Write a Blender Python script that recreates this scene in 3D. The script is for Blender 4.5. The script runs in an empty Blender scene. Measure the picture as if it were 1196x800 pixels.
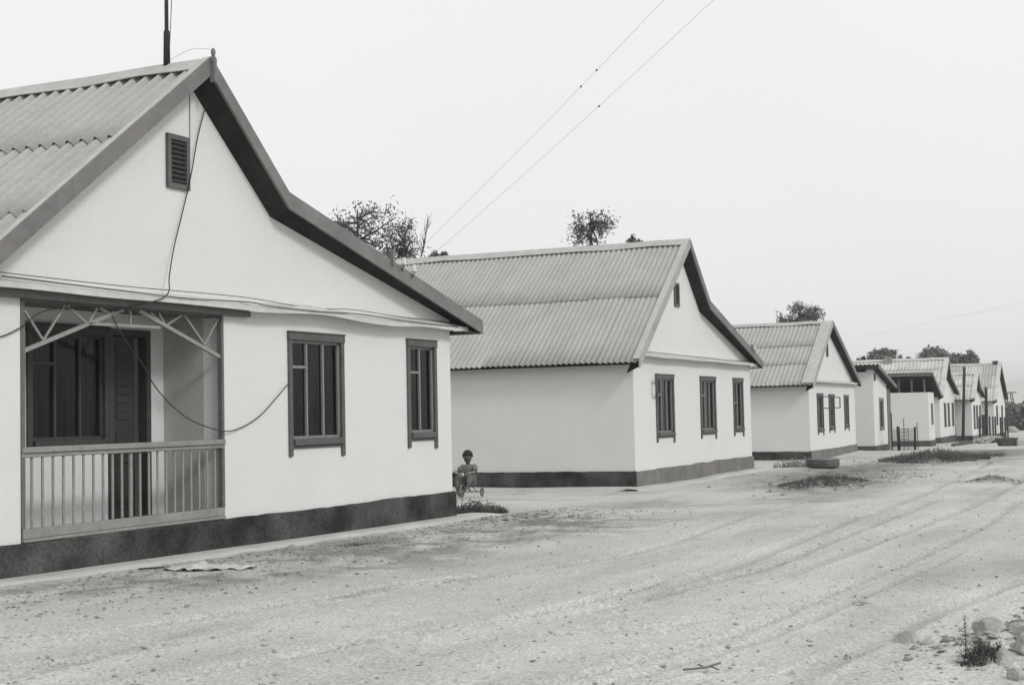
import bpy, bmesh, math, random
import numpy as np
from math import radians as rad, sin, cos, pi, sqrt, atan2
from mathutils import Vector, Matrix
random.seed(7); RN = np.random.RandomState(11)
S = bpy.context.scene; COL = S.collection

# ------------------------------------------------------------ camera, sky, sun
P_, R_ = rad(2.85), rad(1.17)
cam = bpy.data.cameras.new('camera'); cam_o = bpy.data.objects.new('camera', cam); COL.objects.link(cam_o)
r_ = Vector((cos(R_), sin(R_)*sin(P_), -sin(R_)*cos(P_)))
u_ = Vector((sin(R_), -cos(R_)*sin(P_), cos(R_)*cos(P_)))
f_ = Vector((0, cos(P_), sin(P_)))
cam_o.matrix_world = Matrix(((r_.x, u_.x, -f_.x, 0), (r_.y, u_.y, -f_.y, 0), (r_.z, u_.z, -f_.z, 1.6), (0, 0, 0, 1)))
cam.sensor_width = 36; cam.lens = 1665/1196*36; cam.clip_start = .1; cam.clip_end = 9000
S.camera = cam_o
S.render.resolution_x, S.render.resolution_y = 1024, 684
S.view_settings.view_transform = 'Standard'; S.view_settings.look = 'None'
S.view_settings.exposure = 0.0; S.view_settings.gamma = 1; S.view_settings.use_curve_mapping = False
S.render.engine = 'CYCLES'

SUN_EL, SUN_AZ = rad(36), rad(134)       # azimuth clockwise from +Y: the light comes from the right, behind the camera
W = bpy.data.worlds.new('World'); S.world = W; W.use_nodes = True
nt = W.node_tree; nt.nodes.clear()
sky = nt.nodes.new('ShaderNodeTexSky'); sky.sky_type = 'NISHITA'; sky.sun_disc = False
sky.sun_elevation = SUN_EL; sky.sun_rotation = SUN_AZ; sky.air_density = 1; sky.dust_density = 4
bw = nt.nodes.new('ShaderNodeRGBToBW')
mx = nt.nodes.new('ShaderNodeMix'); mx.data_type = 'FLOAT'; mx.inputs[0].default_value = .86
mx.inputs[3].default_value = 8.1          # an even layer of high cloud over the sky's own gradient
bg = nt.nodes.new('ShaderNodeBackground'); bg.inputs[1].default_value = .1
wo = nt.nodes.new('ShaderNodeOutputWorld')
tcw = nt.nodes.new('ShaderNodeTexCoord'); sp = nt.nodes.new('ShaderNodeSeparateXYZ'); mr = nt.nodes.new('ShaderNodeMapRange')
nt.links.new(tcw.outputs['Generated'], sp.inputs[0]); nt.links.new(sp.outputs[2], mr.inputs[0]); mr.inputs[1].default_value = 0; mr.inputs[2].default_value = .35; mr.inputs[3].default_value = 9.7; mr.inputs[4].default_value = 10.3
nz = nt.nodes.new('ShaderNodeTexNoise'); nz.inputs['Scale'].default_value = 2.2; nz.inputs['Detail'].default_value = 3; nt.links.new(tcw.outputs['Generated'], nz.inputs[0])
mr2 = nt.nodes.new('ShaderNodeMapRange'); mr2.inputs[3].default_value = .95; mr2.inputs[4].default_value = 1.05; nt.links.new(nz.outputs[0], mr2.inputs[0])
ml = nt.nodes.new('ShaderNodeMath'); ml.operation = 'MULTIPLY'; nt.links.new(mr.outputs[0], ml.inputs[0]); nt.links.new(mr2.outputs[0], ml.inputs[1]); nt.links.new(ml.outputs[0], mx.inputs[3])
nt.links.new(sky.outputs[0], bw.inputs[0]); nt.links.new(bw.outputs[0], mx.inputs[2])
nt.links.new(mx.outputs[0], bg.inputs[0]); nt.links.new(bg.outputs[0], wo.inputs[0])
sl = bpy.data.lights.new('sun', 'SUN'); sl.energy = 1.4; sl.angle = rad(10); sl.color = (1, 1, 1)
so = bpy.data.objects.new('sun', sl); COL.objects.link(so)
sd = Vector((sin(SUN_AZ)*cos(SUN_EL), cos(SUN_AZ)*cos(SUN_EL), sin(SUN_EL)))
so.rotation_euler = sd.to_track_quat('Z', 'Y').to_euler()

# ------------------------------------------------------------ materials
def mat(name, c, rough=.85, var=.12, scale=6., bump=.15, bscale=60., var2=0., scale2=.8, stretch=None, spec=.3, metal=0., attr=None, stretch2=None):
    m = bpy.data.materials.new(name); m.use_nodes = True; t = m.node_tree; n = t.nodes; l = t.links
    b = n['Principled BSDF']; b.inputs['Roughness'].default_value = rough
    b.inputs['Specular IOR Level'].default_value = spec; b.inputs['Metallic'].default_value = metal
    tc = n.new('ShaderNodeTexCoord'); src = tc.outputs['Object']
    if stretch:
        mp = n.new('ShaderNodeMapping'); mp.inputs['Scale'].default_value = stretch; l.new(src, mp.inputs[0]); src2 = mp.outputs[0]
    else: src2 = src
    a = n.new('ShaderNodeTexNoise'); a.inputs['Scale'].default_value = scale; a.inputs['Detail'].default_value = 7; a.inputs['Roughness'].default_value = .62
    l.new(src2, a.inputs[0])
    r = n.new('ShaderNodeMapRange'); r.inputs[1].default_value = .25; r.inputs[2].default_value = .75
    r.inputs[3].default_value = c*(1-var); r.inputs[4].default_value = c*(1+var); l.new(a.outputs[0], r.inputs[0])
    out = r.outputs[0]
    if var2:
        a2 = n.new('ShaderNodeTexNoise'); a2.inputs['Scale'].default_value = scale2; a2.inputs['Detail'].default_value = 5; mp2 = n.new('ShaderNodeMapping'); mp2.inputs['Scale'].default_value = stretch2 or (1, 1, 1); l.new(src, mp2.inputs[0]); l.new(mp2.outputs[0], a2.inputs[0])
        r2 = n.new('ShaderNodeMapRange'); r2.inputs[1].default_value = .35; r2.inputs[2].default_value = .7
        r2.inputs[3].default_value = 1-var2; r2.inputs[4].default_value = 1+var2; l.new(a2.outputs[0], r2.inputs[0])
        mm = n.new('ShaderNodeMath'); mm.operation = 'MULTIPLY'; l.new(out, mm.inputs[0]); l.new(r2.outputs[0], mm.inputs[1]); out = mm.outputs[0]
    if attr:
        at = n.new('ShaderNodeAttribute'); at.attribute_name = attr
        mm = n.new('ShaderNodeMath'); mm.operation = 'MULTIPLY'; l.new(out, mm.inputs[0]); l.new(at.outputs['Fac'], mm.inputs[1]); out = mm.outputs[0]
    cc = n.new('ShaderNodeCombineColor')
    for i, tn in enumerate((1.0, 1.004, .98) if c > .55 else (1.0, 1.008, .955) if c > .2 else (1.04, 1.0, .97)):       # the print's faint tone: cool stone greys, brownish blacks
        tm = n.new('ShaderNodeMath'); tm.operation = 'MULTIPLY'; tm.inputs[1].default_value = tn; l.new(out, tm.inputs[0]); l.new(tm.outputs[0], cc.inputs[i])
    l.new(cc.outputs[0], b.inputs['Base Color'])
    if bump:
        bn = n.new('ShaderNodeTexNoise'); bn.inputs['Scale'].default_value = bscale; bn.inputs['Detail'].default_value = 6; l.new(src, bn.inputs[0])
        bp = n.new('ShaderNodeBump'); bp.inputs['Strength'].default_value = bump; bp.inputs['Distance'].default_value = .02
        l.new(bn.outputs[0], bp.inputs['Height']); l.new(bp.outputs[0], b.inputs['Normal'])
    return m
M = dict(
    ground=mat('dirt', .475, .95, .42, 38, .8, 48, .08, .35, attr='soil_and_shade', spec=.1),
    apron=mat('cement_apron', .44, .9, .12, 5, .3, 70, .08, .9, spec=.1),
    white=mat('whitewash', .645, .9, .13, 60, .28, 30, .018, 1.3, spec=.15),
    sidegrey=mat('side_wall_grey', .42, .9, .06, 40, .3, 32, .06, 1.2, spec=.15),  # porch side wall, a darker grey than the other walls
    dado=mat('plinth_tar', .056, .9, .6, 22, .5, 40, .6, 1.6, spec=.15),
    dadol=mat('plinth_grey', .17, .9, .28, 16, .4, 40, .15, 2.2, spec=.15),
    dadoh=mat('plinth_mid', .09, .9, .3, 3.5, .4, 40, .2, .9, spec=.15),
    asb=mat('asbestos_sheet', .375, .85, .12, 22, .3, 50, .07, 1.3, (1, 1, 1), spec=.2),
    asbl=mat('pale_asbestos_sheet', .50, .85, .16, 3, .2, 40, .12, .8, spec=.2),
    flash=mat('zinc_strip', .42, .7, .10, 6, .1, 60, .08, 1.5, spec=.3),
    bargel=mat('pale_barge_board', .34, .7, .14, 8, .15, 40, .1, 1.2, spec=.25),
    barge=mat('barge_board', .17, .7, .16, 8, .15, 40, .1, 1.2, spec=.25),
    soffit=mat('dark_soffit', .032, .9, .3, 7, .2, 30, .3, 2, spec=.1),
    ledge=mat('ledge_metal', .52, .7, .12, 7, .1, 40, .08, 1.5, spec=.3),
    beam=mat('grey_beam', .13, .8, .2, 10, .15, 40, spec=.2),
    casing=mat('window_casing', .095, .65, .2, 12, .15, 60, .1, 3, spec=.3),
    casingl=mat('pale_window_casing', .22, .65, .2, 12, .15, 60, .1, 3, spec=.3),
    sash=mat('sash_paint', .21, .6, .15, 14, .1, 60, spec=.3),
    rail=mat('railing_paint', .24, .65, .18, 12, .15, 60, .1, 2, spec=.3),
    truss=mat('arch_paint', .26, .65, .15, 12, .1, 60, spec=.3),
    door=mat('door_paint', .035, .6, .2, 8, .1, 60, spec=.3),
    doorf=mat('door_frame_paint', .05, .6, .2, 8, .1, 60, spec=.3),
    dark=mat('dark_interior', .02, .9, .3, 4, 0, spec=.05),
    cable=mat('cable_rubber', .035, .6, .1, 4, 0, spec=.2),
    wire=mat('steel_wire', .42, .5, .1, 4, 0, spec=.4),
    pole=mat('pole_wood', .04, .85, .25, 10, .3, 60, spec=.1),
    fence=mat('rusty_post', .05, .85, .25, 10, .3, 60, spec=.1),
    rubber=mat('tyre_rubber', .15, .8, .3, 12, .3, 40, .2, 3, spec=.2),
    rock=mat('stone', .36, .9, .3, 9, .9, 45, .1, 2, spec=.1),
    clod=mat('clod', .22, .95, .3, 12, .3, 40, spec=.05),
    cloth=mat('rag_cloth', .55, .95, .12, 14, .3, 90, .12, 4, spec=.05),
    bark=mat('bark', .06, .9, .3, 12, .4, 40, spec=.1),
    leafa=mat('leaf', .10, .7, .35, 2.0, 0, spec=.2),
    leafb=mat('leaf_hazed', .15, .7, .3, 1.5, 0, spec=.2),  # far trees: distance haze put into a lighter leaf colour
    weed=mat('weed', .085, .8, .4, 5, 0, spec=.1),
    dry=mat('dry_weed', .20, .85, .35, 6, 0, spec=.1),
    hedge=mat('hedge', .13, .85, .4, 1.5, .6, 8, .2, .3, spec=.1),
    hill=mat('hill', .53, .95, .05, .01, 0, spec=0),
    skin=mat('skin', .08, .6, .08, 10, 0, spec=.25),
    hair=mat('hair', .012, .6, .3, 30, .4, 80, spec=.3),
    shirt=mat('shirt', .17, .9, .15, 12, .2, 60, spec=.1),
    pants=mat('trousers', .12, .9, .15, 12, .2, 60, spec=.1),
    chrome=mat('chrome_tube', .36, .35, .1, 10, 0, metal=.7, spec=.5),
    conc=mat('concrete', .38, .9, .15, 5, .3, 40, .1, 1, spec=.1),
    darkmetal=mat('dark_iron', .055, .7, .3, 7, .2, 40, spec=.2),
    insul=mat('porcelain', .55, .35, .05, 10, 0, spec=.5),
    brick=mat('brick_pier', .16, .9, .25, 9, .4, 30, .15, 2, spec=.1),
    brass=mat('chimney_brick', .30, .9, .2, 9, .4, 30, .15, 2, spec=.1),
)
def curtain_mat():
    m = bpy.data.materials.new('curtain'); m.use_nodes = True; t = m.node_tree; n = t.nodes; l = t.links
    b = n['Principled BSDF']; b.inputs['Roughness'].default_value = .95; b.inputs['Specular IOR Level'].default_value = .05
    tc = n.new('ShaderNodeTexCoord'); mp = n.new('ShaderNodeMapping'); mp.inputs['Scale'].default_value = (9, 9, .25)
    a = n.new('ShaderNodeTexNoise'); a.inputs['Scale'].default_value = 1.3; a.inputs['Detail'].default_value = 3
    r = n.new('ShaderNodeMapRange'); r.inputs[1].default_value = .35; r.inputs[2].default_value = .65; r.inputs[3].default_value = .02; r.inputs[4].default_value = .11
    cc = n.new('ShaderNodeCombineColor')
    l.new(tc.outputs['Object'], mp.inputs[0]); l.new(mp.outputs[0], a.inputs[0]); l.new(a.outputs[0], r.inputs[0])
    for i in range(3): l.new(r.outputs[0], cc.inputs[i])
    l.new(cc.outputs[0], b.inputs['Base Color']); return m
M['curtain'] = curtain_mat()
def glass_mat():
    m = bpy.data.materials.new('window_glass'); m.use_nodes = True; t = m.node_tree; n = t.nodes; l = t.links
    n.remove(n['Principled BSDF']); out = n['Material Output']
    tr = n.new('ShaderNodeBsdfTransparent'); tr.inputs[0].default_value = (.35, .35, .35, 1)
    gl = n.new('ShaderNodeBsdfGlossy'); gl.inputs['Roughness'].default_value = .10; gl.inputs[0].default_value = (.9, .9, .9, 1)
    fr = n.new('ShaderNodeFresnel'); fr.inputs[0].default_value = 1.33
    no = n.new('ShaderNodeTexNoise'); no.inputs['Scale'].default_value = 2.2; no.inputs['Detail'].default_value = 2
    tc = n.new('ShaderNodeTexCoord'); l.new(tc.outputs['Object'], no.inputs[0])
    bp = n.new('ShaderNodeBump'); bp.inputs['Strength'].default_value = .12; bp.inputs['Distance'].default_value = .05; l.new(no.outputs[0], bp.inputs['Height'])
    l.new(bp.outputs[0], gl.inputs['Normal'])
    ms = n.new('ShaderNodeMixShader'); l.new(fr.outputs[0], ms.inputs[0]); l.new(tr.outputs[0], ms.inputs[1]); l.new(gl.outputs[0], ms.inputs[2])
    l.new(ms.outputs[0], out.inputs[0]); return m
M['glass'] = glass_mat()

# ------------------------------------------------------------ helpers
def tag(o, label=None, cat=None, group=None, kind=None):
    if label: o['label'] = label
    if cat: o['category'] = cat
    if group: o['group'] = group
    if kind: o['kind'] = kind
    return o
def empty(name, loc=(0, 0, 0), rz=0., label=None, cat=None, group=None):
    o = bpy.data.objects.new(name, None); o.empty_display_size = .2; COL.objects.link(o)
    o.location = loc; o.rotation_euler = (0, 0, rz); return tag(o, label, cat, group)
class MB:
    def __init__(s): s.v = []; s.f = []; s.sm = []
    def add(s, vs, fs, smooth=False):
        k = len(s.v); s.v += [tuple(map(float, q)) for q in vs]; s.f += [tuple(k+i for i in q) for q in fs]; s.sm += [smooth]*len(fs); return s
    def box(s, x0, x1, y0, y1, z0, z1):
        return s.add([(x0,y0,z0),(x1,y0,z0),(x1,y1,z0),(x0,y1,z0),(x0,y0,z1),(x1,y0,z1),(x1,y1,z1),(x0,y1,z1)],
                     [(0,3,2,1),(4,5,6,7),(0,1,5,4),(1,2,6,5),(2,3,7,6),(3,0,4,7)])
    def prism(s, poly, a0, a1, axis='y', smooth=False):     # poly in the two other axes (counter-clockwise or not)
        def P(p, a): return (p[0], a, p[1]) if axis == 'y' else ((a, p[0], p[1]) if axis == 'x' else (p[0], p[1], a))
        n = len(poly)
        return s.add([P(p, a0) for p in poly]+[P(p, a1) for p in poly],
                     [tuple(range(n)), tuple(range(2*n-1, n-1, -1))]+[(i, (i+1) % n, n+(i+1) % n, n+i) for i in range(n)], smooth)
    def bar(s, a, b, w, h=None, up=(0, 0, 1)):
        h = h or w; a = Vector(a); b = Vector(b); d = (b-a).normalized(); u = Vector(up)
        if abs(d.dot(u)) > .98: u = Vector((0, 1, 0))
        x = d.cross(u).normalized(); y = x.cross(d).normalized()
        vs = [p+x*sx*w/2+y*sy*h/2 for p in (a, b) for sx, sy in ((-1,-1),(1,-1),(1,1),(-1,1))]
        return s.add(vs, [(0,3,2,1),(4,5,6,7),(0,1,5,4),(1,2,6,5),(2,3,7,6),(3,0,4,7)])
    def tube(s, pts, r, n=6, cap=True, smooth=True):
        pts = [Vector(p) for p in pts]; rs = r if isinstance(r, (list, tuple)) else [r]*len(pts)
        rings = []; pu = None
        for i, p in enumerate(pts):
            d = (pts[min(i+1, len(pts)-1)]-pts[max(i-1, 0)]).normalized()
            u = pu or Vector((0, 0, 1))
            if abs(d.dot(u)) > .95: u = Vector((1, 0, 0)) if abs(d.x) < .9 else Vector((0, 1, 0))
            x = d.cross(u).normalized(); y = x.cross(d).normalized(); pu = y
            rings.append([p+(x*cos(2*pi*k/n)+y*sin(2*pi*k/n))*rs[i] for k in range(n)])
        vs = [q for rg in rings for q in rg]; fs = []
        for i in range(len(pts)-1):
            for k in range(n): fs.append((i*n+k, i*n+(k+1) % n, (i+1)*n+(k+1) % n, (i+1)*n+k))
        if cap: fs.append(tuple(range(n-1, -1, -1))); fs.append(tuple(range((len(pts)-1)*n, len(pts)*n)))
        return s.add(vs, fs, smooth)
    def torus(s, c, R, r, axis, n=24, m=8):
        c = Vector(c); ax = Vector(axis).normalized(); u = ax.orthogonal().normalized(); w = ax.cross(u)
        vs = []; fs = []
        for i in range(n):
            t = 2*pi*i/n; d = u*cos(t)+w*sin(t)
            for k in range(m):
                q = 2*pi*k/m; vs.append(c+d*(R+r*cos(q))+ax*r*sin(q))
        for i in range(n):
            for k in range(m): fs.append((i*m+k, ((i+1) % n)*m+k, ((i+1) % n)*m+(k+1) % m, i*m+(k+1) % m))
        return s.add(vs, fs, True)
    def ball(s, c, r, sc=(1, 1, 1), n=10, m=7, jit=0., smooth=True):
        vs = [(c[0], c[1], c[2]+r*sc[2])]; fs = []
        for i in range(1, m):
            for k in range(n):
                t = pi*i/m; q = 2*pi*k/n; rr = r*(1+random.uniform(-jit, jit))
                vs.append((c[0]+rr*sc[0]*sin(t)*cos(q), c[1]+rr*sc[1]*sin(t)*sin(q), c[2]+rr*sc[2]*cos(t)))
        vs.append((c[0], c[1], c[2]-r*sc[2])); L = len(vs)-1
        for k in range(n): fs.append((0, 1+k, 1+(k+1) % n)); fs.append((L, 1+(m-2)*n+(k+1) % n, 1+(m-2)*n+k))
        for i in range(m-2):
            for k in range(n): fs.append((1+i*n+k, 1+(i+1)*n+k, 1+(i+1)*n+(k+1) % n, 1+i*n+(k+1) % n))
        return s.add(vs, fs, smooth)
    def build(s, name, m, parent=None, label=None, loc=None):
        me = bpy.data.meshes.new(name); me.from_pydata(s.v, [], s.f)
        me.polygons.foreach_set('use_smooth', s.sm); me.materials.append(M[m] if isinstance(m, str) else m); me.update()
        o = bpy.data.objects.new(name, me); COL.objects.link(o)
        if parent: o.parent = parent
        if label: o['label'] = label
        if loc is not None: o.location = loc
        return o
def recalc(o):
    bm = bmesh.new(); bm.from_mesh(o.data); bmesh.ops.recalc_face_normals(bm, faces=bm.faces); bm.to_mesh(o.data); bm.free(); return o
def bevel(o, w=.008, seg=1):
    md = o.modifiers.new('bevel', 'BEVEL'); md.width = w; md.segments = seg; md.limit_method = 'ANGLE'; return o

# value noise in numpy (for the terrain)
_G = RN.rand(256, 256)
def vn(x, y):
    xi = np.floor(x).astype(int); yi = np.floor(y).astype(int); fx = x-xi; fy = y-yi
    fx = fx*fx*(3-2*fx); fy = fy*fy*(3-2*fy); g = lambda a, b: _G[a % 256, b % 256]
    return (g(xi, yi)*(1-fx)+g(xi+1, yi)*fx)*(1-fy)+(g(xi, yi+1)*(1-fx)+g(xi+1, yi+1)*fx)*fy
def fbm(x, y, o=4):
    a = 1.; t = 0; n = 0
    for i in range(o): t = t+a*vn(x*2**i+17*i, y*2**i+31*i); n += a; a *= .5
    return t/n-.5

# ------------------------------------------------------------ the ground
TR = [([(-3.9,8.0),(-3.15,8.74),(-2.74,9.11),(-2.38,9.52),(-1.9,10.4)], .16, .030, 1),
      ([(-4.6,9.9),(-3.32,10.3),(-2.9,10.5),(-2.32,11.01),(-1.87,11.9),(-1.19,12.99),(-0.03,14.07)], .17, .030, 1),
      ([(-2.6,7.9),(-2.03,8.4),(-1.67,8.75),(-1.04,9.62),(-0.04,10.65),(0.67,11.7),(1.5,13.4)], .17, .040, 1),
      ([(-0.4,7.4),(0.21,7.94),(0.89,8.84),(1.43,9.49),(2.3,11.2),(3.27,13.09),(4.65,15.75),(6.49,19.48),(9,25.5)], .11, .034, 1),
      ([(0.0,7.3),(0.99,8.5),(1.55,9.3),(2.4,10.8),(3.5,12.9),(4.9,15.6)], .11, .022, 0),
      ([(-2.5,11.2),(-1.16,12.65),(-0.03,13.91),(0.87,15.06),(1.79,17.06),(4.16,23.42),(7.05,29.59),(10,37)], .16, .030, 1),
      ([(0.2,10.4),(1.08,11.63),(1.66,12.67),(2.48,14.06),(3.53,16.61),(5.07,19.93),(7.83,26.27)], .16, .030, 1),
      ([(-0.3,9.55),(0.56,9.85),(0.95,10.05),(1.33,10.21),(1.7,10.5)], .12, .026, 1),
      ([(-3.3,7.9),(-2.77,8.85),(-2.5,9.9),(-2.2,10.8)], .16, .02, 0),
      ([(1.3,7.6),(2.07,8.82),(2.91,10.29),(4.34,12.3),(6.5,15.5),(10,21),(15,30)], .2, .035, 0),
      ([(0.7,11.3),(2.0,13.9),(3.0,16.4),(5.2,21.5),(8.5,29),(12,38),(17,50)], .25, .035, 0),
      ([(2.3,13.0),(4.1,16.6),(6.6,21.6),(10.4,30),(15,41),(21,55)], .25, .035, 0)]
def gline(Y): return .2-.0108*np.minimum(Y, 111)
def gauss(X, Y, x, y, r, ry=None, a=0.):
    ca, sa = cos(a), sin(a); dx = (X-x)*ca+(Y-y)*sa; dy = -(X-x)*sa+(Y-y)*ca
    return np.exp(-(dx/r)**2-(dy/(ry or r))**2)
FD = (sin(rad(25.7)), cos(rad(25.7))); FN = (-FD[1], FD[0])          # along the facades / away from the street
def wallcoords(X, Y): return (X+5.3236)*FD[0]+(Y-13.5752)*FD[1], (X+5.3236)*FN[0]+(Y-13.5752)*FN[1]
def terrain(X, Y, fine=True):
    X = np.asarray(X, float); Y = np.asarray(Y, float)
    z = gline(Y)+.05*gauss(X, Y, -1, 22.6, 3)+.08*gauss(X, Y, 6.7, 41, 4)+.12*gauss(X, Y, 14.6, 61.5, 5)
    z = z+fbm(X*.35, Y*.35, 3)*.10*np.clip((Y-5)/20, .35, 1)
    u, v = wallcoords(X, Y)
    near = np.clip((-v-.5)/.8, 0, 1); z = np.where((u > -3) & (u < 12), gline(Y)+(z-gline(Y))*np.clip(near+.25, 0, 1), z)
    # mounds
    z = z+.10*gauss(X, Y, 6.9, 31.4, 1.5, .7, rad(60))+.16*gauss(X, Y, 14.4, 48.8, 3.6, 1.5, rad(60))+.12*gauss(X, Y, 10.8, 32.35, .45, .3)
    z = z+.20*gauss(X, Y, 3.3, 8.7, .7, .45, .7)+.10*gauss(X, Y, 5.2, 11.5, 2.2, .8, .9)+.06*gauss(X, Y, 2.75, 8.3, .3)
    if fine:
        w = np.clip(1.4-Y/70, .2, 1)
        z = z+fbm(X*1.3, Y*1.3, 3)*.026*w+fbm(X*12, Y*12, 3)*.008*w
        lump = np.clip(fbm(X*5+40, Y*5, 4)-.14, 0, 1); z = z+lump*.025*w*near
        r = np.clip(fbm(X*14+9, Y*14+3, 3)-.20, 0, 1); z = z+r*.14*w
    return z
def tracks(X, Y, z, soil_and_shade):
    for pts, wd, dep, tread in TR:
        P = np.array(pts); 
        # smooth the polyline
        for _ in range(3):
            Q = [P[0]]
            for a, b in zip(P[:-1], P[1:]): Q += [a*.75+b*.25, a*.25+b*.75]
            Q.append(P[-1]); P = np.array(Q)
        x0, y0 = P.min(0)-.8; x1, y1 = P.max(0)+.8
        idx = np.nonzero((X > x0) & (X < x1) & (Y > y0) & (Y < y1))[0]
        if not len(idx): continue
        xs, ys = X[idx], Y[idx]; best = np.full(len(idx), 9.); arc = np.zeros(len(idx)); s = 0.
        side = np.zeros(len(idx))
        for a, b in zip(P[:-1], P[1:]):
            d = b-a; L = np.hypot(*d)
            if L < 1e-6: continue
            t = np.clip(((xs-a[0])*d[0]+(ys-a[1])*d[1])/L/L, 0, 1)
            dx = xs-a[0]-t*d[0]; dy = ys-a[1]-t*d[1]; dd = np.hypot(dx, dy); m = dd < best
            best[m] = dd[m]; arc[m] = s+t[m]*L; side[m] = np.sign(d[0]*dy-d[1]*dx)[m]; s += L
        fade = np.clip(np.minimum(arc, s-arc)/.8, 0, 1)*(.75+.5*np.clip(vn(arc*.6, arc*0+5), 0, 1))
        q = best/(wd/2); wd = wd*.8; dep = dep*1.1; prof = -dep*np.exp(-q**4)+dep*.28*np.exp(-((q-1.4)/.32)**2)
        if tread:
            tr = np.sin((arc+side*best*.6)*2*pi/.11); prof = prof+.016*np.clip(tr*1.8, -1, 1)*np.exp(-q**4)+.009*tr*np.exp(-((q-1.3)/.4)**2)
        z[idx] += prof*fade; soil_and_shade[idx] *= 1-.15*np.exp(-q**2)*fade  # rut shade put into the ground colour along the grooves
    return z, soil_and_shade
def axis(segs):
    out = [segs[0][0]]
    for a, b, h0, h1 in segs:
        x = a
        while x < b-1e-6:
            t = (x-a)/(b-a); x = min(b, x+h0*(h1/h0)**t)
            if b-x < h1*.3: x = b
            out.append(x)
    return np.array(out)
gx = axis([(-900, -60, 200, 14), (-60, -9, 6, .6), (-9, -4.5, .3, .05), (-4.5, 4.5, .033, .033), (4.5, 20, .05, .2), (20, 60, .25, 1.5), (60, 1300, 4, 250)])
gy = axis([(-60, 0, 20, 4), (0, 6.5, 1, .1), (6.5, 14, .026, .035), (14, 30, .04, .11), (30, 60, .12, .25), (60, 130, .3, 1.5), (130, 1350, 4, 250)])
X, Y = np.meshgrid(gx, gy); X = X.ravel(); Y = Y.ravel()
Z = terrain(X, Y); soil_and_shade = np.ones(len(X))
Z, soil_and_shade = tracks(X, Y, Z, soil_and_shade)
u, v = wallcoords(X, Y)
# broken, darker soil along the first house beyond its cement strip, and here and there
wk = np.clip(u/3, 0, 1); strip = np.exp(-np.abs((v+1.1+.95*wk+.25*np.sin(u*.9))/(.8+.65*wk))**3)*np.clip((u+2.5)/2, 0, 1)*np.clip((12.0-u)/3, 0, 1)
n1 = np.clip((fbm(X*2.6, Y*2.6, 5)+.20)*3.2, 0, 1); soil_and_shade *= 1-.50*strip*n1
Z += strip*np.clip(fbm(X*9, Y*9, 3), 0, 1)*.05
n2 = np.clip((fbm(X*.9+50, Y*.9, 5)-.10)*5, 0, 1); soil_and_shade *= 1-.22*n2*np.clip((Y-14)/10, 0.15, 1)
for (x, y, r, ry, a, k) in ((6.9,31.6,2.2,1.1,rad(60),.60),(14.4,48.8,4.4,2.2,rad(60),.35),(10.8,32.35,.7,.45,0,.4),(3.4,22.0,1.4,.7,1.,.10),(0.2,21.6,.7,.8,0,.2),(20,58,6,2,1.1,.35),(8,36.5,3.5,1.5,1.1,.5),(10.5,42.5,4.5,1.3,1.1,.5),(16.8,53.5,5,1.3,1.1,.55),(20.5,62,5,1.4,1.1,.5),(2.2,25.5,1.8,.9,1.1,.25),(6.0,27.5,2.6,.8,1.1,.25),(4.4,13.2,1.6,.5,.9,.2)):
    soil_and_shade *= 1-k*np.clip(gauss(X, Y, x, y, r, ry, a)*1.4*(.5+1.0*vn(X*3, Y*3)), 0, 1)
soil_and_shade *= 1+.16*gauss(X, Y, 4.2, 10.4, 3.6, 1.3, .9)
soil_and_shade *= 1+.14*fbm(X*6, Y*6, 4)+.36*fbm(u*.35, v*2.6, 4)*np.clip(-v, 0, 1)
nx, ny = len(gx), len(gy); I = np.arange(nx*ny).reshape(ny, nx)
F = np.stack([I[:-1, :-1], I[:-1, 1:], I[1:, 1:], I[1:, :-1]], -1).reshape(-1, 4)
me = bpy.data.meshes.new('ground'); me.vertices.add(nx*ny); me.vertices.foreach_set('co', np.stack([X, Y, Z], -1).ravel())
me.loops.add(F.size); me.loops.foreach_set('vertex_index', F.ravel()); me.polygons.add(len(F))
me.polygons.foreach_set('loop_start', np.arange(0, F.size, 4)); me.polygons.foreach_set('loop_total', np.full(len(F), 4))
me.polygons.foreach_set('use_smooth', np.ones(len(F), bool))
at = me.attributes.new('soil_and_shade', 'FLOAT', 'POINT'); at.data.foreach_set('value', np.clip(soil_and_shade, .25, 1.2)); me.materials.append(M['ground']); me.update(); me.validate()
gr = bpy.data.objects.new('ground', me); COL.objects.link(gr); tag(gr, kind='structure')
def tz(x, y): return float(terrain(np.array([x]), np.array([y]), False)[0])
def tzf(x, y): return float(terrain(np.array([x]), np.array([y]), True)[0])

# far pale hill
hv = []; hf = []
for i in range(61):
    t = i/60; x = .4*(330+t*900); h = .4*(31*np.exp(-((t-.31)/.20)**4)+14*np.exp(-((t-.62)/.3)**2))*(1+.05*sin(t*50))
    hv += [(x, 500, -3), (x, 532, h), (x, 568, h*.9), (x, 620, -3)]
for i in range(60):
    for k in range(3): a = i*4+k; hf.append((a, a+4, a+5, a+1))
tag(MB().add(hv, hf, True).build('hill', 'hill'), kind='structure')

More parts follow.
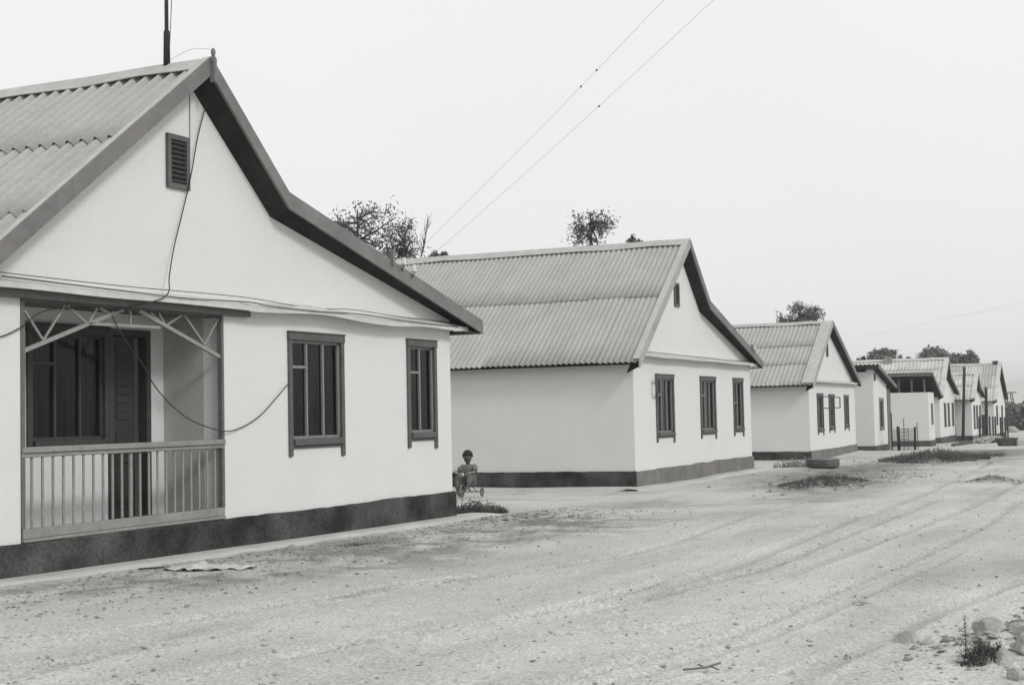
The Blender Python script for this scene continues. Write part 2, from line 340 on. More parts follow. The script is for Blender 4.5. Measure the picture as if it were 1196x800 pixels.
# ------------------------------------------------------------ houses
def panel(mb, u0, u1, z0, z1, holes, v0, v1):
    """wall slab in the u-z plane from v0 (front) to v1 with rectangular holes"""
    us = sorted({u0, u1, *[h[0] for h in holes], *[h[1] for h in holes]}); zs = sorted({z0, z1, *[h[2] for h in holes], *[h[3] for h in holes]})
    inh = lambda a, b: any(h[0] < a < h[1] and h[2] < b < h[3] for h in holes)
    for i in range(len(us)-1):
        for k in range(len(zs)-1):
            a, b, c, d = us[i], us[i+1], zs[k], zs[k+1]
            if not inh((a+b)/2, (c+d)/2):
                mb.add([(a, v0, c), (b, v0, c), (b, v0, d), (a, v0, d), (a, v1, c), (b, v1, c), (b, v1, d), (a, v1, d)], [(0, 1, 2, 3), (7, 6, 5, 4)])
    mb.add([(u0, v0, z0), (u0, v1, z0), (u0, v1, z1), (u0, v0, z1)], [(0, 1, 2, 3)]); mb.add([(u1, v0, z0), (u1, v1, z0), (u1, v1, z1), (u1, v0, z1)], [(3, 2, 1, 0)])
    for h in holes:
        a, b, c, d = h[:4]
        mb.add([(a, v0, c), (b, v0, c), (b, v0, d), (a, v0, d), (a, v1, c), (b, v1, c), (b, v1, d), (a, v1, d)],
               [(0, 4, 5, 1), (1, 5, 6, 2), (2, 6, 7, 3), (3, 7, 4, 0)])
def window(par, u0, u1, z0, z1, cols, vent=None, casing='casing', detail=2, v=0., bd=.30, ears=True, openv=None, sashm='sash', boxed=True, curtain=True):
    """u0..u1,z0..z1 outside edge of the casing; cols = mullion positions (fractions); vent = fraction height of the small top-left pane"""
    cw = .075
    f = MB()
    f.box(u0, u0+cw, v-.035, v+.06, z0-(.10 if ears else 0), z1-.10); f.box(u1-cw, u1, v-.035, v+.06, z0-(.13 if ears else 0), z1-.10)
    f.box(u0-.006, u1+.006, v-.045, v+.06, z1-.10, z1); f.box(u0-.012, u1+.012, v-.06, v+.05, z1, z1+.018)
    f.box(u0+cw, u1-cw, v-.03, v+.06, z0, z0+.05)
    w = bevel(f.build('window', casing, par), .006)
    s = MB(); s.box(u0-.0+cw+.002, u1-cw-.002, v-.07, v-.032, z0+.04, z0+.125); bevel(s.build('sill', casing, w), .006)
    a0, a1, b0, b1 = u0+cw, u1-cw, z0+.125, z1-.10
    vd = v+.02; s = MB(); t = .035
    s.box(a0, a1, vd, vd+.04, b0, b0+t); s.box(a0, a1, vd, vd+.04, b1-t, b1)
    xs = [a0]+[a0+(a1-a0)*c for c in cols]+[a1]
    for x in xs:
        x = min(max(x, a0+t/2), a1-t/2); s.box(x-t/2, x+t/2, vd-.008, vd+.038, b0+t, b1-t)
    if vent:
        zc = b1-(b1-b0)*vent; s.box(xs[0]+t, xs[1]-t/2, vd-.006, vd+.036, zc-t/2, zc+t/2)
    s.build('sash', sashm, w)
    g = MB(); gv = vd+.022; zc = b1-(b1-b0)*vent if vent else None
    if openv:
        g.add([(xs[0]+t, gv, b0), (xs[1], gv, b0), (xs[1], gv, zc), (xs[0]+t, gv, zc)], [(0, 1, 2, 3)])
        g.add([(xs[1], gv, b0), (a1, gv, b0), (a1, gv, b1), (xs[1], gv, b1)], [(0, 1, 2, 3)])
        q = MB(); ow = xs[1]-xs[0]-.02; oh = b1-zc-.03; hx = xs[0]+.03 if openv[0] == 'l' else xs[1]-.0; ang = rad(openv[1])
        dx, dy = (cos(ang), -sin(ang)) if openv[0] == 'l' else (-cos(ang), -sin(ang))
        p0 = Vector((hx, v-.075, zc+.02)); p1 = p0+Vector((dx, dy, 0))*ow; tt = .04
        for A, B in ((p0, p1), (p0+Vector((0, 0, oh)), p1+Vector((0, 0, oh)))): q.bar(A, B, tt, tt)
        for A in (p0, p1): q.bar(A, A+Vector((0, 0, oh)), tt, tt)
        vp = q.build('vent_pane', casing, w)
    else: g.add([(a0, gv, b0), (a1, gv, b0), (a1, gv, b1), (a0, gv, b1)], [(0, 1, 2, 3)])
    g.build('glass', 'glass', w)
    if curtain:
        c = MB(); n = 40; vs = []; fs = []
        for i in range(n+1):
            x = a0+.0+(a1-a0)*i/n; yy = v+.13+.018*sin(i*1.9+u0)+.01*sin(i*.8)
            vs += [(x, yy, b0), (x, yy, b1)]
        for i in range(n): fs.append((2*i, 2*i+2, 2*i+3, 2*i+1))
        c.add(vs, fs, True).build('curtain', curtain if isinstance(curtain, str) else 'curtain', w)
    return w
def vent_grille(par, u0, u1, z0, z1, v=0.):
    f = MB(); c = .06
    f.box(u0, u0+c, v-.04, v+.03, z0, z1); f.box(u1-c, u1, v-.04, v+.03, z0, z1); f.box(u0+c, u1-c, v-.04, v+.03, z0, z0+c); f.box(u0+c, u1-c, v-.04, v+.03, z1-c, z1)
    o = f.build('gable_vent', 'casing', par)
    s = MB(); n = 9
    for i in range(n):
        z = z0+c+(z1-z0-2*c)*(i+.5)/n; s.bar((u0+c, v-.022, z), (u1-c, v-.022, z), .008, .026, up=(0, -.75, .66))
    s.build('louvre', 'casing', o)
    MB().add([(u0+c, v-.005, z0+c), (u1-c, v-.005, z0+c), (u1-c, v-.005, z1-c), (u0+c, v-.005, z1-c)], [(0, 1, 2, 3)]).build('backing', 'dark', o)

def corr_slope(par, name, uz, vr, pitch, amp, seams, material, n=8, rough=0., lift=.0, sheetw=7):
    """corrugated sheets down a polyline uz (top to bottom) between v0,v1; seams = distances down the slope where a new row begins"""
    v0, v1 = vr; P = [np.array(p, float) for p in uz]; Ls = [np.linalg.norm(b-a) for a, b in zip(P[:-1], P[1:])]; T = sum(Ls)
    def at(s):
        s = max(0, s); k = 0
        while k < len(Ls)-1 and s > Ls[k]: s -= Ls[k]; k += 1
        d = (P[k+1]-P[k])/Ls[k]; nrm = np.array([d[1], -d[0]]); nrm = nrm if nrm[1] > 0 else -nrm
        return P[k]+d*s, nrm
    mb = MB(); rows = [0]+list(seams)+[T]; shw = pitch*sheetw
    cuts = np.cumsum([0]+Ls)
    ns = int((v1-v0)/shw)+1
    for r in range(len(rows)-1):
        for q in range(ns):
            a = v0+q*shw; b = min(v1, a+shw)
            if b-a < .02: continue
            j = RN.uniform(-rough, rough) if r < len(rows)-2 else RN.uniform(-rough, rough)*.5
            s0 = rows[r]; s1 = rows[r+1]+.07+j if r < len(rows)-2 else rows[r+1]+j
            ss = sorted({s0, s1, *[c for c in cuts if s0 < c < s1], *np.linspace(s0, s1, 4)})
            m = max(2, int(round((b-a)/pitch*n))); lf = .004*(q % 2)
            vs = []; fs = []; K = len(ss)
            tl = RN.uniform(-.004, .006)
            for i in range(m+1):
                vv = a+(b-a)*i/m; w = amp*cos(2*pi*(vv-v0)/pitch)
                for k, s in enumerate(ss):
                    p, nr = at(min(s, T)); 
                    if s > T: p = p+(P[-1]-P[-2])/Ls[-1]*(s-T)
                    h = w+lift+lf+tl+(.030*(s-s0)/(s1-s0) if r < len(rows)-2 else .006)
                    c = p+nr*h; vs.append((c[0], vv, c[1]))
                p, nr = at(min(ss[-1], T)); 
                if ss[-1] > T: p = p+(P[-1]-P[-2])/Ls[-1]*(ss[-1]-T)
                h = w+lift+lf+tl+(.030 if r < len(rows)-2 else .006)-.014; c = p+nr*h; vs.append((c[0], vv, c[1]))
            K1 = K+1
            for i in range(m):
                for k in range(K1-1): fs.append((i*K1+k, (i+1)*K1+k, (i+1)*K1+k+1, i*K1+k+1))
            mb.add(vs, fs, True)
    return mb.build(name, material, par)
def strip_uz(mb, uz, v0, v1, off0, off1):
    """band following the polyline uz, between v0 and v1, thickness from off0 to off1 measured vertically"""
    n = len(uz)
    for (a, b) in zip(uz[:-1], uz[1:]):
        vs = [(p[0], vv, p[1]+o) for vv in (v0, v1) for p in (a, b) for o in (off0, off1)]
        mb.add(vs, [(0, 1, 3, 2), (4, 6, 7, 5), (0, 4, 5, 1), (2, 3, 7, 6), (1, 5, 7, 3), (0, 2, 6, 4)])
    return mb
def ledge(par, u0, u1, z, sag=0., m='ledge', v=0., drop=.0):
    mb = MB(); n = max(8, int((u1-u0)/.2)); vs = []; fs = []
    for i in range(n+1):
        t = i/n; x = u0+(u1-u0)*t; zz = z+drop*t+sag*(.6*vn(np.array([x*.55]), np.array([3.]))[0]-.3)+sag*.25*sin(x*2.3)
        e = -.055-sag*.5*vn(np.array([x*1.1]), np.array([9.]))[0]
        vs += [(x, v+.0, zz+.07), (x, v-.20, zz), (x, v-.205, zz+e), (x, v-.19, zz+e), (x, v, zz+.03)]
    for i in range(n):
        for k in range(4): a = i*5+k; fs.append((a, a+5, a+6, a+1))
    return mb.add(vs, fs).build('ledge', m, par)
def mast_cable(par, pts, r, name='cable', m='cable'):
    P = [Vector(p) for p in pts]
    Q = []
    for i in range(len(P)-1):                       # Catmull-Rom
        a, b, c, d = P[max(i-1, 0)], P[i], P[i+1], P[min(i+2, len(P)-1)]
        for k in range(6):
            t = k/6; Q.append(.5*((2*b)+(c-a)*t+(2*a-5*b+4*c-d)*t*t+(3*b-a-3*c+d)*t**3))
    Q.append(P[-1]); return MB().tube(Q, r, 5).build(name, m, par)

def gable_house(name, loc, yaw, Wd, L, ridge, kink, tip, eave, H=3.0, hp=.40, fo=.27, holes=(), label='', group='houses in the row', pitch=.14, amp=.02,
                seams_z=(4.4,), roofm='asb', dadof='dado', dados='dado', porch=None, vent=None, n=8, stripw=.30, plinth_wob=.02, cap=.0, bh=.2, bargem='barge', flashm='flash', wd=.22, rough=.03):
    h = empty(name, loc, rad(90-yaw), label, 'house', group)
    ztop = H
    def zroof(x):
        pts = [eave, ridge, kink, tip] if kink else [eave, ridge, tip]
        for a, b in zip(pts[:-1], pts[1:]):
            if a[0] <= x <= b[0]: return a[1]+(b[1]-a[1])*(x-a[0])/(b[0]-a[0])
        return pts[0][1] if x < pts[0][0] else pts[-1][1]
    wt = .32
    # walls: front slab with openings, gable above it, the other three sides
    mb = MB(); hz = [w for w in holes]; 
    panel(mb, 0, Wd, 0, ztop, [q for q in hz], 0, wt)
    dz = -wd+.01
    xs = [0]+[p[0] for p in ((ridge, kink) if kink else (ridge,))]+[Wd]
    poly = [(0, ztop), (Wd, ztop)]+[(x, max(zroof(x)-(wd+.02)+(wd*.9+.02)*max(0, min(1, (x-ridge[0])/(tip[0]-ridge[0]))), ztop+.002)) for x in reversed(xs)]
    mb.prism(poly, 0, wt)
    mb.box(0, wt, wt, L, 0, zroof(.0)-.11); mb.box(Wd-wt, Wd, wt, L, 0, zroof(Wd)-.11)
    poly = [(wt, 0), (Wd-wt, 0)]+[(min(max(x, wt), Wd-wt), zroof(min(max(x, wt), Wd-wt))+dz) for x in reversed(xs)]
    mb.prism(poly, L-wt, L)
    wl = recalc(mb.build('wall', 'white', h))
    # plinth (front and sides), standing 4 cm proud, top edge hand painted and uneven
    if hp:
        for nm, mm, fn in (('plinth', dadof, 0), ('plinth', dados, 1)):
            mb = MB(); ln = (Wd+.09) if fn == 0 else (L-.05); k = int(ln/.18); vs = []; fs = []
            for i in range(k+1):
                s = -.045+(ln)*i/k; t = s
                zt = hp+plinth_wob*2*(float(vn(np.array([t*1.3+fn*9+loc[0]]), np.array([2.])))-.5)+plinth_wob*.7*(float(vn(np.array([t*5.]), np.array([7.])))-.5)
                pr = [(-.05, -.5), (-.045, zt-.015), (-.035, zt), (.02, zt+.002)]
                for (o, z) in pr: vs.append((s, o, z) if fn == 0 else (o, s+.0, z))
            for i in range(k):
                for q in range(3): a = i*4+q; fs.append((a, a+4, a+5, a+1))
            if fn == 0: fs += [(0, 1, 2, 3), (k*4+3, k*4+2, k*4+1, k*4)]
            else: fs += [(k*4+3, k*4+2, k*4+1, k*4)]
            mb.add(vs, fs, False); 
            if fn == 1: mb.box(Wd-.01, Wd+.05, .0, L, -.5, hp)
            recalc(mb.build(nm, mm, h))
    # roof: sheets, ridge cap, verge strip, boards
    rp = h
    sl = [ridge, eave]; sn = (ridge[1]-eave[1])/sqrt((ridge[0]-eave[0])**2+(ridge[1]-eave[1])**2)
    se = [(ridge[1]-z)/sn for z in seams_z]
    roof = corr_slope(h, 'roof', [(p[0], p[1]) for p in sl], (-fo+.03, L+.2), pitch, amp, se, roofm, n=n, rough=rough)
    rs = [ridge, kink, tip] if kink else [ridge, tip]
    corr_slope(roof, 'street_slope', rs, (-fo+.03, L+.2), pitch, amp, [sum(np.linalg.norm(np.array(b)-np.array(a)) for a, b in zip(rs[:-1], rs[1:]))*.5], roofm, n=4, rough=rough)
    mb = MB(); cw = .17*1.; nn = 14
    sl_l = (ridge[1]-eave[1])/(ridge[0]-eave[0]); sl_r = (rs[0][1]-rs[1][1])/(rs[1][0]-rs[0][0])
    vs = []; fs = []
    for i in range(nn+1):
        vv = -fo-.02+(L+.22+fo)*i/nn; jz = .012*sin(i*2.1)+(.012*(i % 2)); c = amp+.02
        vs += [(ridge[0]-cw, vv, ridge[1]+c-cw*sl_l+jz), (ridge[0], vv, ridge[1]+c+.028+jz*.4), (ridge[0]+cw, vv, ridge[1]+c-cw*sl_r+jz)]
    for i in range(nn):
        for k in range(2): a = i*3+k; fs.append((a, a+3, a+4, a+1))
    rc = mb.add(vs, fs).build('ridge_cap', flashm, roof)
    md = rc.modifiers.new('thick', 'SOLIDIFY'); md.thickness = .012
    # verge strip on top, barge boards in front, soffit below
    if stripw:
        mb = MB(); strip_uz(mb, [eave, ridge], -fo-.012, -fo+stripw, amp*1.3+.040, amp*1.3+.056); mb.build('verge_strip', flashm, roof)
    mb = MB(); strip_uz(mb, [(eave[0]-.01, eave[1]), ridge], -fo-.035, -fo-.0, -bh, amp*1.3+.054); mb.build('barge_board', bargem, h)
    mb = MB(); strip_uz(mb, [ridge]+rs[1:], -fo-.035, -fo-.0, -bh*.9, amp*1.3+.054); mb.build('barge_board', 'barge', h)
    wf = lambda x: wd+.03 if x <= ridge[0] else (wd+.03)+(wd*.12-wd-.03)*min(1, 1.0* (x-ridge[0])/(tip[0]-ridge[0])*1.05)
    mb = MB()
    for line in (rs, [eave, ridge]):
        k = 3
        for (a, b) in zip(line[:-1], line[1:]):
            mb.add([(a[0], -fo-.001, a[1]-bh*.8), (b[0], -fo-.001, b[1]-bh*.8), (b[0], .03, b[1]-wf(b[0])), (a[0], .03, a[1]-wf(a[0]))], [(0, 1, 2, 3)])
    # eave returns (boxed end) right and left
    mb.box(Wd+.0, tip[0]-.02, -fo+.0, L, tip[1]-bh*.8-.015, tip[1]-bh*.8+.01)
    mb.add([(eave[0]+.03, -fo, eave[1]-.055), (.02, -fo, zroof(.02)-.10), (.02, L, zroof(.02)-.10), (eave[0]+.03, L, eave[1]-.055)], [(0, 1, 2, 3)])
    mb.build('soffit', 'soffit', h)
    if vent: vent_grille(h, *vent)
    return h

P1 = (-5.3236, 13.5752, 0)
DR = (0.85, 4.17, .40, 2.88)      # porch opening
WA = (5.52, 6.85, 1.20, 2.72); WB = (8.61, 9.51, 1.22, 2.74)
inset = lambda w: (w[0]+.05, w[1]-.05, w[2]+.02, w[3]-.02)
h1 = gable_house('house', P1, 25.7, 10, 12.5, (3.6, 5.77), (5.18, 4.36), (10.58, 2.985), (-.38, 2.71), label='nearest white house, with the railed porch and two dark windows', holes=[DR, inset(WA), inset(WB)],
                 pitch=.20, amp=.052, seams_z=(4.71, 3.73), vent=(3.12, 3.52, 4.30, 4.93), n=12, stripw=.09, rough=.02, bh=.10, wd=.20)
window(h1, *WA, (.33, .665), vent=.27); window(h1, *WB, (.47,), vent=.30)
ledge(h1, .35, 4.5, 2.99, .015); l2 = ledge(h1, 4.42, 10.25, 3.0, .07)
# beam over the porch, then the porch itself
MB().box(.86, 4.165, .015, .25, 2.84, 2.995).build('beam', 'beam', h1)
MB().box(.40, 4.6, -.10, -.012, 2.86, 2.935).build('beam', 'beam', h1)
pz = .44
mb = MB(); BW = .92                                    # back wall of the porch
win_p = (1.86, 3.16, 1.30, 2.60); door_p = (3.16, 3.88, pz, 2.64)
panel(mb, .55, 4.17, pz-.3, 3.0, [(1.9, 3.16, 1.34, 2.64), (3.16, 3.86, pz, 2.62)], BW, BW+.2)
mb.box(.45, .85, .32, BW, 0, 3.0)
mb.build('porch_wall', 'white', h1)
MB().box(4.168, 4.4, .30, BW, 0, 3.0).build('side_wall', 'sidegrey', h1)
MB().box(.86, 4.16, .01, BW, 2.885, 2.93).build('porch_ceiling', 'beam', h1)
MB().box(.852, 4.168, -.0, BW-.002, .30, pz-.02).build('porch_floor', 'dadoh', h1)
pw = window(h1, 1.86, 3.16, 1.28, 2.70, (.33, .68), vent=.28, v=BW, ears=False, casing='doorf', sashm='doorf', curtain='curtain')
d = MB(); d.box(3.165, 3.235, BW-.03, BW+.1, pz, 2.70); d.box(3.82, 3.90, BW-.03, BW+.1, pz, 2.70); d.box(3.235, 3.82, BW-.03, BW+.1, 2.62, 2.70)
fr = d.build('door', 'doorf', h1)
d = MB(); d.box(3.24, 3.62, BW+.0, BW+.045, pz+.01, 2.61)
lf = bevel(d.build('leaf', 'door', fr), .004)
d = MB()
for i in range(9): d.box(3.30, 3.52, BW-.012, BW-.001, 1.62+i*.10, 1.62+i*.10+.088)
for (a, b) in ((.62, 1.02), (1.10, 1.50)): d.box(3.30, 3.52, BW-.012, BW-.001, a, b)
bevel(d.build('panel', 'door', lf), .004)
# front railing
rb = MB(); rb.box(.87, 4.15, -.02, .06, pz+.0, pz+.10); rb.box(.865, 4.155, -.035, .075, pz-.035, pz-.002)
rl = bevel(rb.build('railing', 'rail', h1), .006)
bevel(MB().box(.86, 4.16, -.035, .07, 1.30, 1.36).box(.86, 4.16, -.015, .05, 1.255, 1.298).build('top_rail', 'rail', rl), .006)
for i in range(1, 22):
    x = .87+3.28*i/22; w = .022 if i == 11 else .0155
    bevel(MB().box(x-w, x+w, .008, .026 if i != 11 else .036, pz+.10, 1.255).build('baluster', 'rail', rl), .004)
MB().box(.853, .905, -.01, .05, pz+.1, 2.84).build('post', 'beam', h1); MB().box(4.12, 4.166, -.01, .05, pz+.1, 2.84).build('post', 'beam', h1)
# arched truss under the beam
t = MB(); y = .02
for a, b, w in (((.90, 2.33), (2.40, 2.84), .042), ((4.12, 2.36), (2.66, 2.84), .042), ((1.84, 2.655), (3.02, 2.665), .032)):
    t.bar((a[0], y, a[1]), (b[0], y, b[1]), .03, w)
for a, b in (((.88, 2.80), (1.19, 2.45)), ((1.19, 2.45), (1.50, 2.83)), ((1.54, 2.83), (1.84, 2.65)), ((1.84, 2.65), (1.99, 2.83)), ((2.03, 2.83), (2.22, 2.77)),
             ((2.52, 2.83), (2.52, 2.67)), ((3.10, 2.72), (3.00, 2.83)), ((3.14, 2.70), (3.42, 2.83)), ((3.08, 2.70), (2.86, 2.83)), ((3.46, 2.83), (3.83, 2.50)), ((3.83, 2.50), (4.10, 2.82))):
    t.bar((a[0], y+.002, a[1]), (b[0], y+.002, b[1]), .020, .022)
t.build('arch_truss', 'truss', h1)
# cables on the gable and porch
mast_cable(h1, [(3.82,-.06,5.42),(3.66,-.045,4.97),(3.51,-.05,4.46),(3.35,-.05,4.01),(3.17,-.07,3.59),(3.02,-.12,3.23),(2.87,-.235,3.05),(2.7,-.23,2.95),(2.37,-.10,2.86),(2.19,-.06,2.80)], .0075)
mast_cable(h1, [(1.9,.02,2.83),(1.32,-.04,2.78),(1.04,-.05,2.71),(.82,-.03,2.56),(.53,-.02,2.45),(.1,-.02,2.38)], .007)
mast_cable(h1, [(2.2,.0,2.76),(2.28,-.05,2.57),(2.42,-.06,2.42),(2.62,-.06,2.24),(2.82,-.06,2.0),(3.11,-.06,1.78),(3.49,-.06,1.59),(4.09,-.05,1.46),(4.49,-.03,1.50),(4.85,-.03,1.63),(5.13,-.03,1.80),(5.5,-.04,2.06)], .007)
mast_cable(h1, [(.4,-.215,3.04),(2.24,-.215,3.01),(3.26,-.215,3.0),(4.41,-.22,3.03),(4.77,-.22,3.01),(5.92,-.22,3.0),(6.99,-.22,3.02),(8.17,-.22,2.99),(9.9,-.215,2.98)], .0065)
mast_cable(h1, [(.4,-.10,3.09),(2.24,-.10,3.08),(4.41,-.10,3.10),(5.92,-.10,3.05),(6.99,-.09,3.09),(8.17,-.1,3.06),(9.9,-.1,3.05)], .005)
mast_cable(h1, [(3.56,-.01,5.5),(3.555,-.012,5.0),(3.55,-.01,4.5)], .004)
# finial
fb = MB(); fz = 5.70
fb.bar((3.6,-.33,fz-.12),(3.6,-.33,fz+.16),.045,.07); fb.ball((3.6,-.33,fz+.235),.036,(.8,.8,1.5),8,6); fb.prism([(3.57,fz+.12),(3.63,fz+.12),(3.635,fz+.17),(3.60,fz+.20),(3.565,fz+.17)],-.35,-.31)
fb.build('finial', 'barge', h1)
# roof mast (stands on the ridge) and the insulators on the barge board
o = MB().tube([(3.6,.36,5.85),(3.6,.36,6.28),(3.6,.36,6.30),(3.6,.36,8.6)],[.042,.036,.024,.020],10).build('mast','pole',h1)
mast_cable(o, [(3.57,.22,7.4),(3.56,.25,6.6),(3.57,.29,6.1),(3.6,.32,5.95)], .005, 'guy_wire', 'cable')
mast_cable(o, [(3.6,.3,5.93),(3.62,-.0,6.02),(3.6,-.33,5.97)], .003, 'guy_wire', 'wire')
def insulators(par, u0, z0, u1, z1, s=1.):
    b = MB(); b.bar((u0,-.315,z0-.02),(u0,-.315,z0+.20*s),.06*s,.06*s); o = b.build('bracket','barge',par)
    for i, t in enumerate((.35, .75)):
        x = u0+(u1-u0)*t; z = z0+(z1-z0)*t
        MB().tube([(x,-.32,z-.02),(x,-.36,z+.05*s),(x,-.36,z+.10*s)],.008*s,5).build('hook','darkmetal',o)
        MB().tube([(x,-.36,z+.06*s),(x,-.36,z+.09*s),(x,-.36,z+.10*s),(x,-.36,z+.17*s)],[.045*s,.045*s,.028*s,.032*s],8).build('insulator','insul',o)
insulators(h1, 7.72, 3.79, 8.45, 3.59)

# house 2
h2 = gable_house('house', (2.68, 31.75, -.14), 24.3, 10.0, 13, (3.6, 5.87), (5.22, 4.43), (10.38, 3.02), (-.36, 2.82), label='second white house from the camera, behind the boy on the tricycle', hp=.40,
                 dadof='dadol', dados='dado', pitch=.135, amp=.020, seams_z=(4.44,), vent=(3.10, 3.46, 4.26, 4.84), n=8, bargem='bargel', bh=.14,
                 holes=[inset(w) for w in ((1.52,2.86,1.10,2.58),(5.05,6.42,1.10,2.58),(8.15,9.15,1.10,2.58))], stripw=.14)
window(h2, 1.52, 2.86, 1.10, 2.58, (.34, .67), vent=.30, openv=('l', 171)); window(h2, 5.05, 6.42, 1.10, 2.58, (.34, .67), vent=.30); window(h2, 8.15, 9.15, 1.10, 2.58, (.45,), vent=.45)
ledge(h2, .15, 10.2, 3.02, .02)
mast_cable(h2, [(.3,-.215,3.07),(5,-.215,3.05),(10.1,-.215,3.05)], .008)
insulators(h2, 9.15, 3.38, 9.4, 3.30, .8)
MB().tube([(9.4,1.2,3.4),(9.4,1.2,4.55)],.012,5).tube([(9.4,1.2,4.3),(9.36,1.1,4.6)],.008,4).tube([(9.4,1.2,4.3),(9.46,1.3,4.6)],.008,4).build('aerial','wire',h2)

# house 3
h3 = gable_house('house', (10.9, 52.6, -.37), 23.3, 9.6, 12, (3.7, 5.28), None, (9.75, 2.95), (-.45, 2.80), label='third white house, with two small panes swung open and a tyre in front', hp=.36,
                 dadof='dadol', dados='dado', pitch=.17, amp=.022, seams_z=(4.35, 3.62), vent=(3.55, 3.85, 3.95, 4.65), n=6, bargem='bargel', bh=.14,
                 holes=[inset(w) for w in ((1.42,2.58,1.02,2.48),(3.72,4.85,1.06,2.46),(7.0,8.0,1.08,2.44))], stripw=.42, fo=.25)
window(h3, 1.42, 2.58, 1.02, 2.48, (.45,), vent=.38, openv=('r', 130)); window(h3, 3.72, 4.85, 1.06, 2.46, (.45,), vent=.38, openv=('r', 150)); window(h3, 7.0, 8.0, 1.08, 2.44, (.5,), vent=.40)
ledge(h3, .1, 9.3, 2.97, .01)

# lean-to outbuildings: high wall towards the camera, roof falling to the street
def lean_to(name, loc, yaw, Wd, L, zl, zr, side_top, label, wins, loft=False, over=.35, fo=.3, hp=.3, tipx=None):
    h = empty(name, loc, rad(90-yaw), label, 'outbuilding', 'lean-to outbuildings in the row')
    tipx = tipx or Wd+.7; top = (-over, zl); tip = (tipx, zr)
    zr_at = lambda x: zl+(zr-zl)*(x-top[0])/(tipx-top[0])
    mb = MB(); wt = .3; st = side_top
    panel(mb, 0, Wd, 0, st if loft else min(zr_at(Wd)-.1, st), [inset(w) for w in wins], 0, wt)
    if not loft:
        mb.prism([(0, zr_at(Wd)-.1), (Wd, zr_at(Wd)-.1), (0, zr_at(0)-.1)], 0, wt)
    mb.box(0, wt, wt, L, 0, st); mb.box(Wd-wt, Wd, wt, L, 0, min(zr_at(Wd)-.1, st)); mb.box(wt, Wd-wt, L-wt, L, 0, min(st, zr_at(Wd)-.1))
    recalc(mb.build('wall', 'white', h))
    MB().box(-.04, Wd+.04, -.04, L, -.5, hp).build('plinth', 'dadoh', h)
    for w in wins: window(h, *w, (), casing='casingl', ears=False)
    S_ = sqrt((tipx-top[0])**2+(zl-zr)**2)
    roof = corr_slope(h, 'roof', [top, tip], (-fo+.03, L+.2), .19, .025, [S_*.5], 'asbl', n=6)
    mb = MB(); strip_uz(mb, [top, tip], -fo-.03, -fo+.005, -.16, .01); mb.build('barge_board', 'barge', h)
    mb = MB(); mb.box(top[0]-.02, top[0]+.02, -fo, L, zl-.20, zl-.03); mb.build('fascia', 'soffit' if not loft else 'beam', h)
    mb = MB(); strip_uz(mb, [(top[0]+.02, zl), tip], -fo+.01, L, -.17, -.15); mb.build('soffit', 'soffit', h)
    if loft:
        for q in (.15, .82, 1.5, 2.2, 3.4, 4.6): MB().box(.1, .22, q, q+.10, st, zl-.18).build('post', 'beam', h)
        MB().box(.08, .24, 0, L, zl-.36, zl-.2).build('beam', 'soffit', h)
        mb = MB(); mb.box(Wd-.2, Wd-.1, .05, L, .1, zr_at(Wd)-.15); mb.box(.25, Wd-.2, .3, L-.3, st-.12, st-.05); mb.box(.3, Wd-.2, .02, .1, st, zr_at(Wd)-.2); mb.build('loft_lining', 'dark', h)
    return h
lt1 = lean_to('outbuilding', (16.33, 64.66, -.5), 23.5, 3.75, 9, 3.98, 3.08, 3.66, 'windowed lean-to outbuilding with a single sloping roof behind the third house', [(1.44, 2.60, .98, 2.46)], tipx=4.9, over=.3)
MB().box(3.78, 4.75, -.02, .6, -.3, 2.93).build('brick_pier', 'brick', lt1); MB().box(.15,.33,-.08,-.0,3.25,3.60).build('vent_box','casing',lt1)
lt2 = lean_to('outbuilding', (22.68, 78.01, -.64), 23.5, 2.5, 6, 4.02, 2.85, 2.94, 'lean-to outbuilding with a dark open loft on posts under its roof', [(1.0, 1.75, 1.15, 2.32)], loft=True, tipx=3.4, over=.25)

# houses 5, 6, 7
def far_wins(h, ws):
    for w in ws: window(h, *w, (.5,), casing='casing', ears=False)
ws = [(2.1,3.0,.95,2.42),(4.0,4.9,.95,2.42),(6.3,7.3,.95,2.42)]
h5 = gable_house('house', (25.63, 85.82, -.73), 23.3, 7.9, 12, (3.0, 5.18), (4.1, 4.1), (8.4, 3.05), (-.5, 2.85), label='pale roofed house with a brick chimney, just beyond the open loft', hp=.36, dadof='dadoh', dados='dadoh',
                 roofm='asbl', pitch=.22, amp=.024, seams_z=(4.5, 3.6), n=5, holes=[inset(w) for w in ws], stripw=.25, bargem='asbl', bh=.12, flashm='asbl')
far_wins(h5, ws)
c = MB().box(2.62, 3.12, 3.1, 3.6, 4.6, 5.32).box(2.66, 3.08, 3.14, 3.56, 5.32, 5.40).build('chimney', 'brass', h5)
ws = [(1.1,1.9,.75,2.30),(2.7,3.6,.75,2.30),(4.7,5.5,.75,2.30)]
h6 = gable_house('house', (30.0, 93.5, -.81), 23.8, 6.4, 10, (2.2, 4.45), (3.2, 3.6), (7.0, 2.92), (-.5, 2.72), label='small white house right behind the first utility pole', hp=.34, dadof='dadol', dados='dado',
                 roofm='asbl', pitch=.22, amp=.024, seams_z=(3.6,), n=5, holes=[inset(w) for w in ws], stripw=.25, bargem='asbl', bh=.12, flashm='asbl', plinth_wob=.01)
far_wins(h6, ws)
ws = [(1.6,2.6,.95,2.36),(5.4,6.4,.95,2.36)]
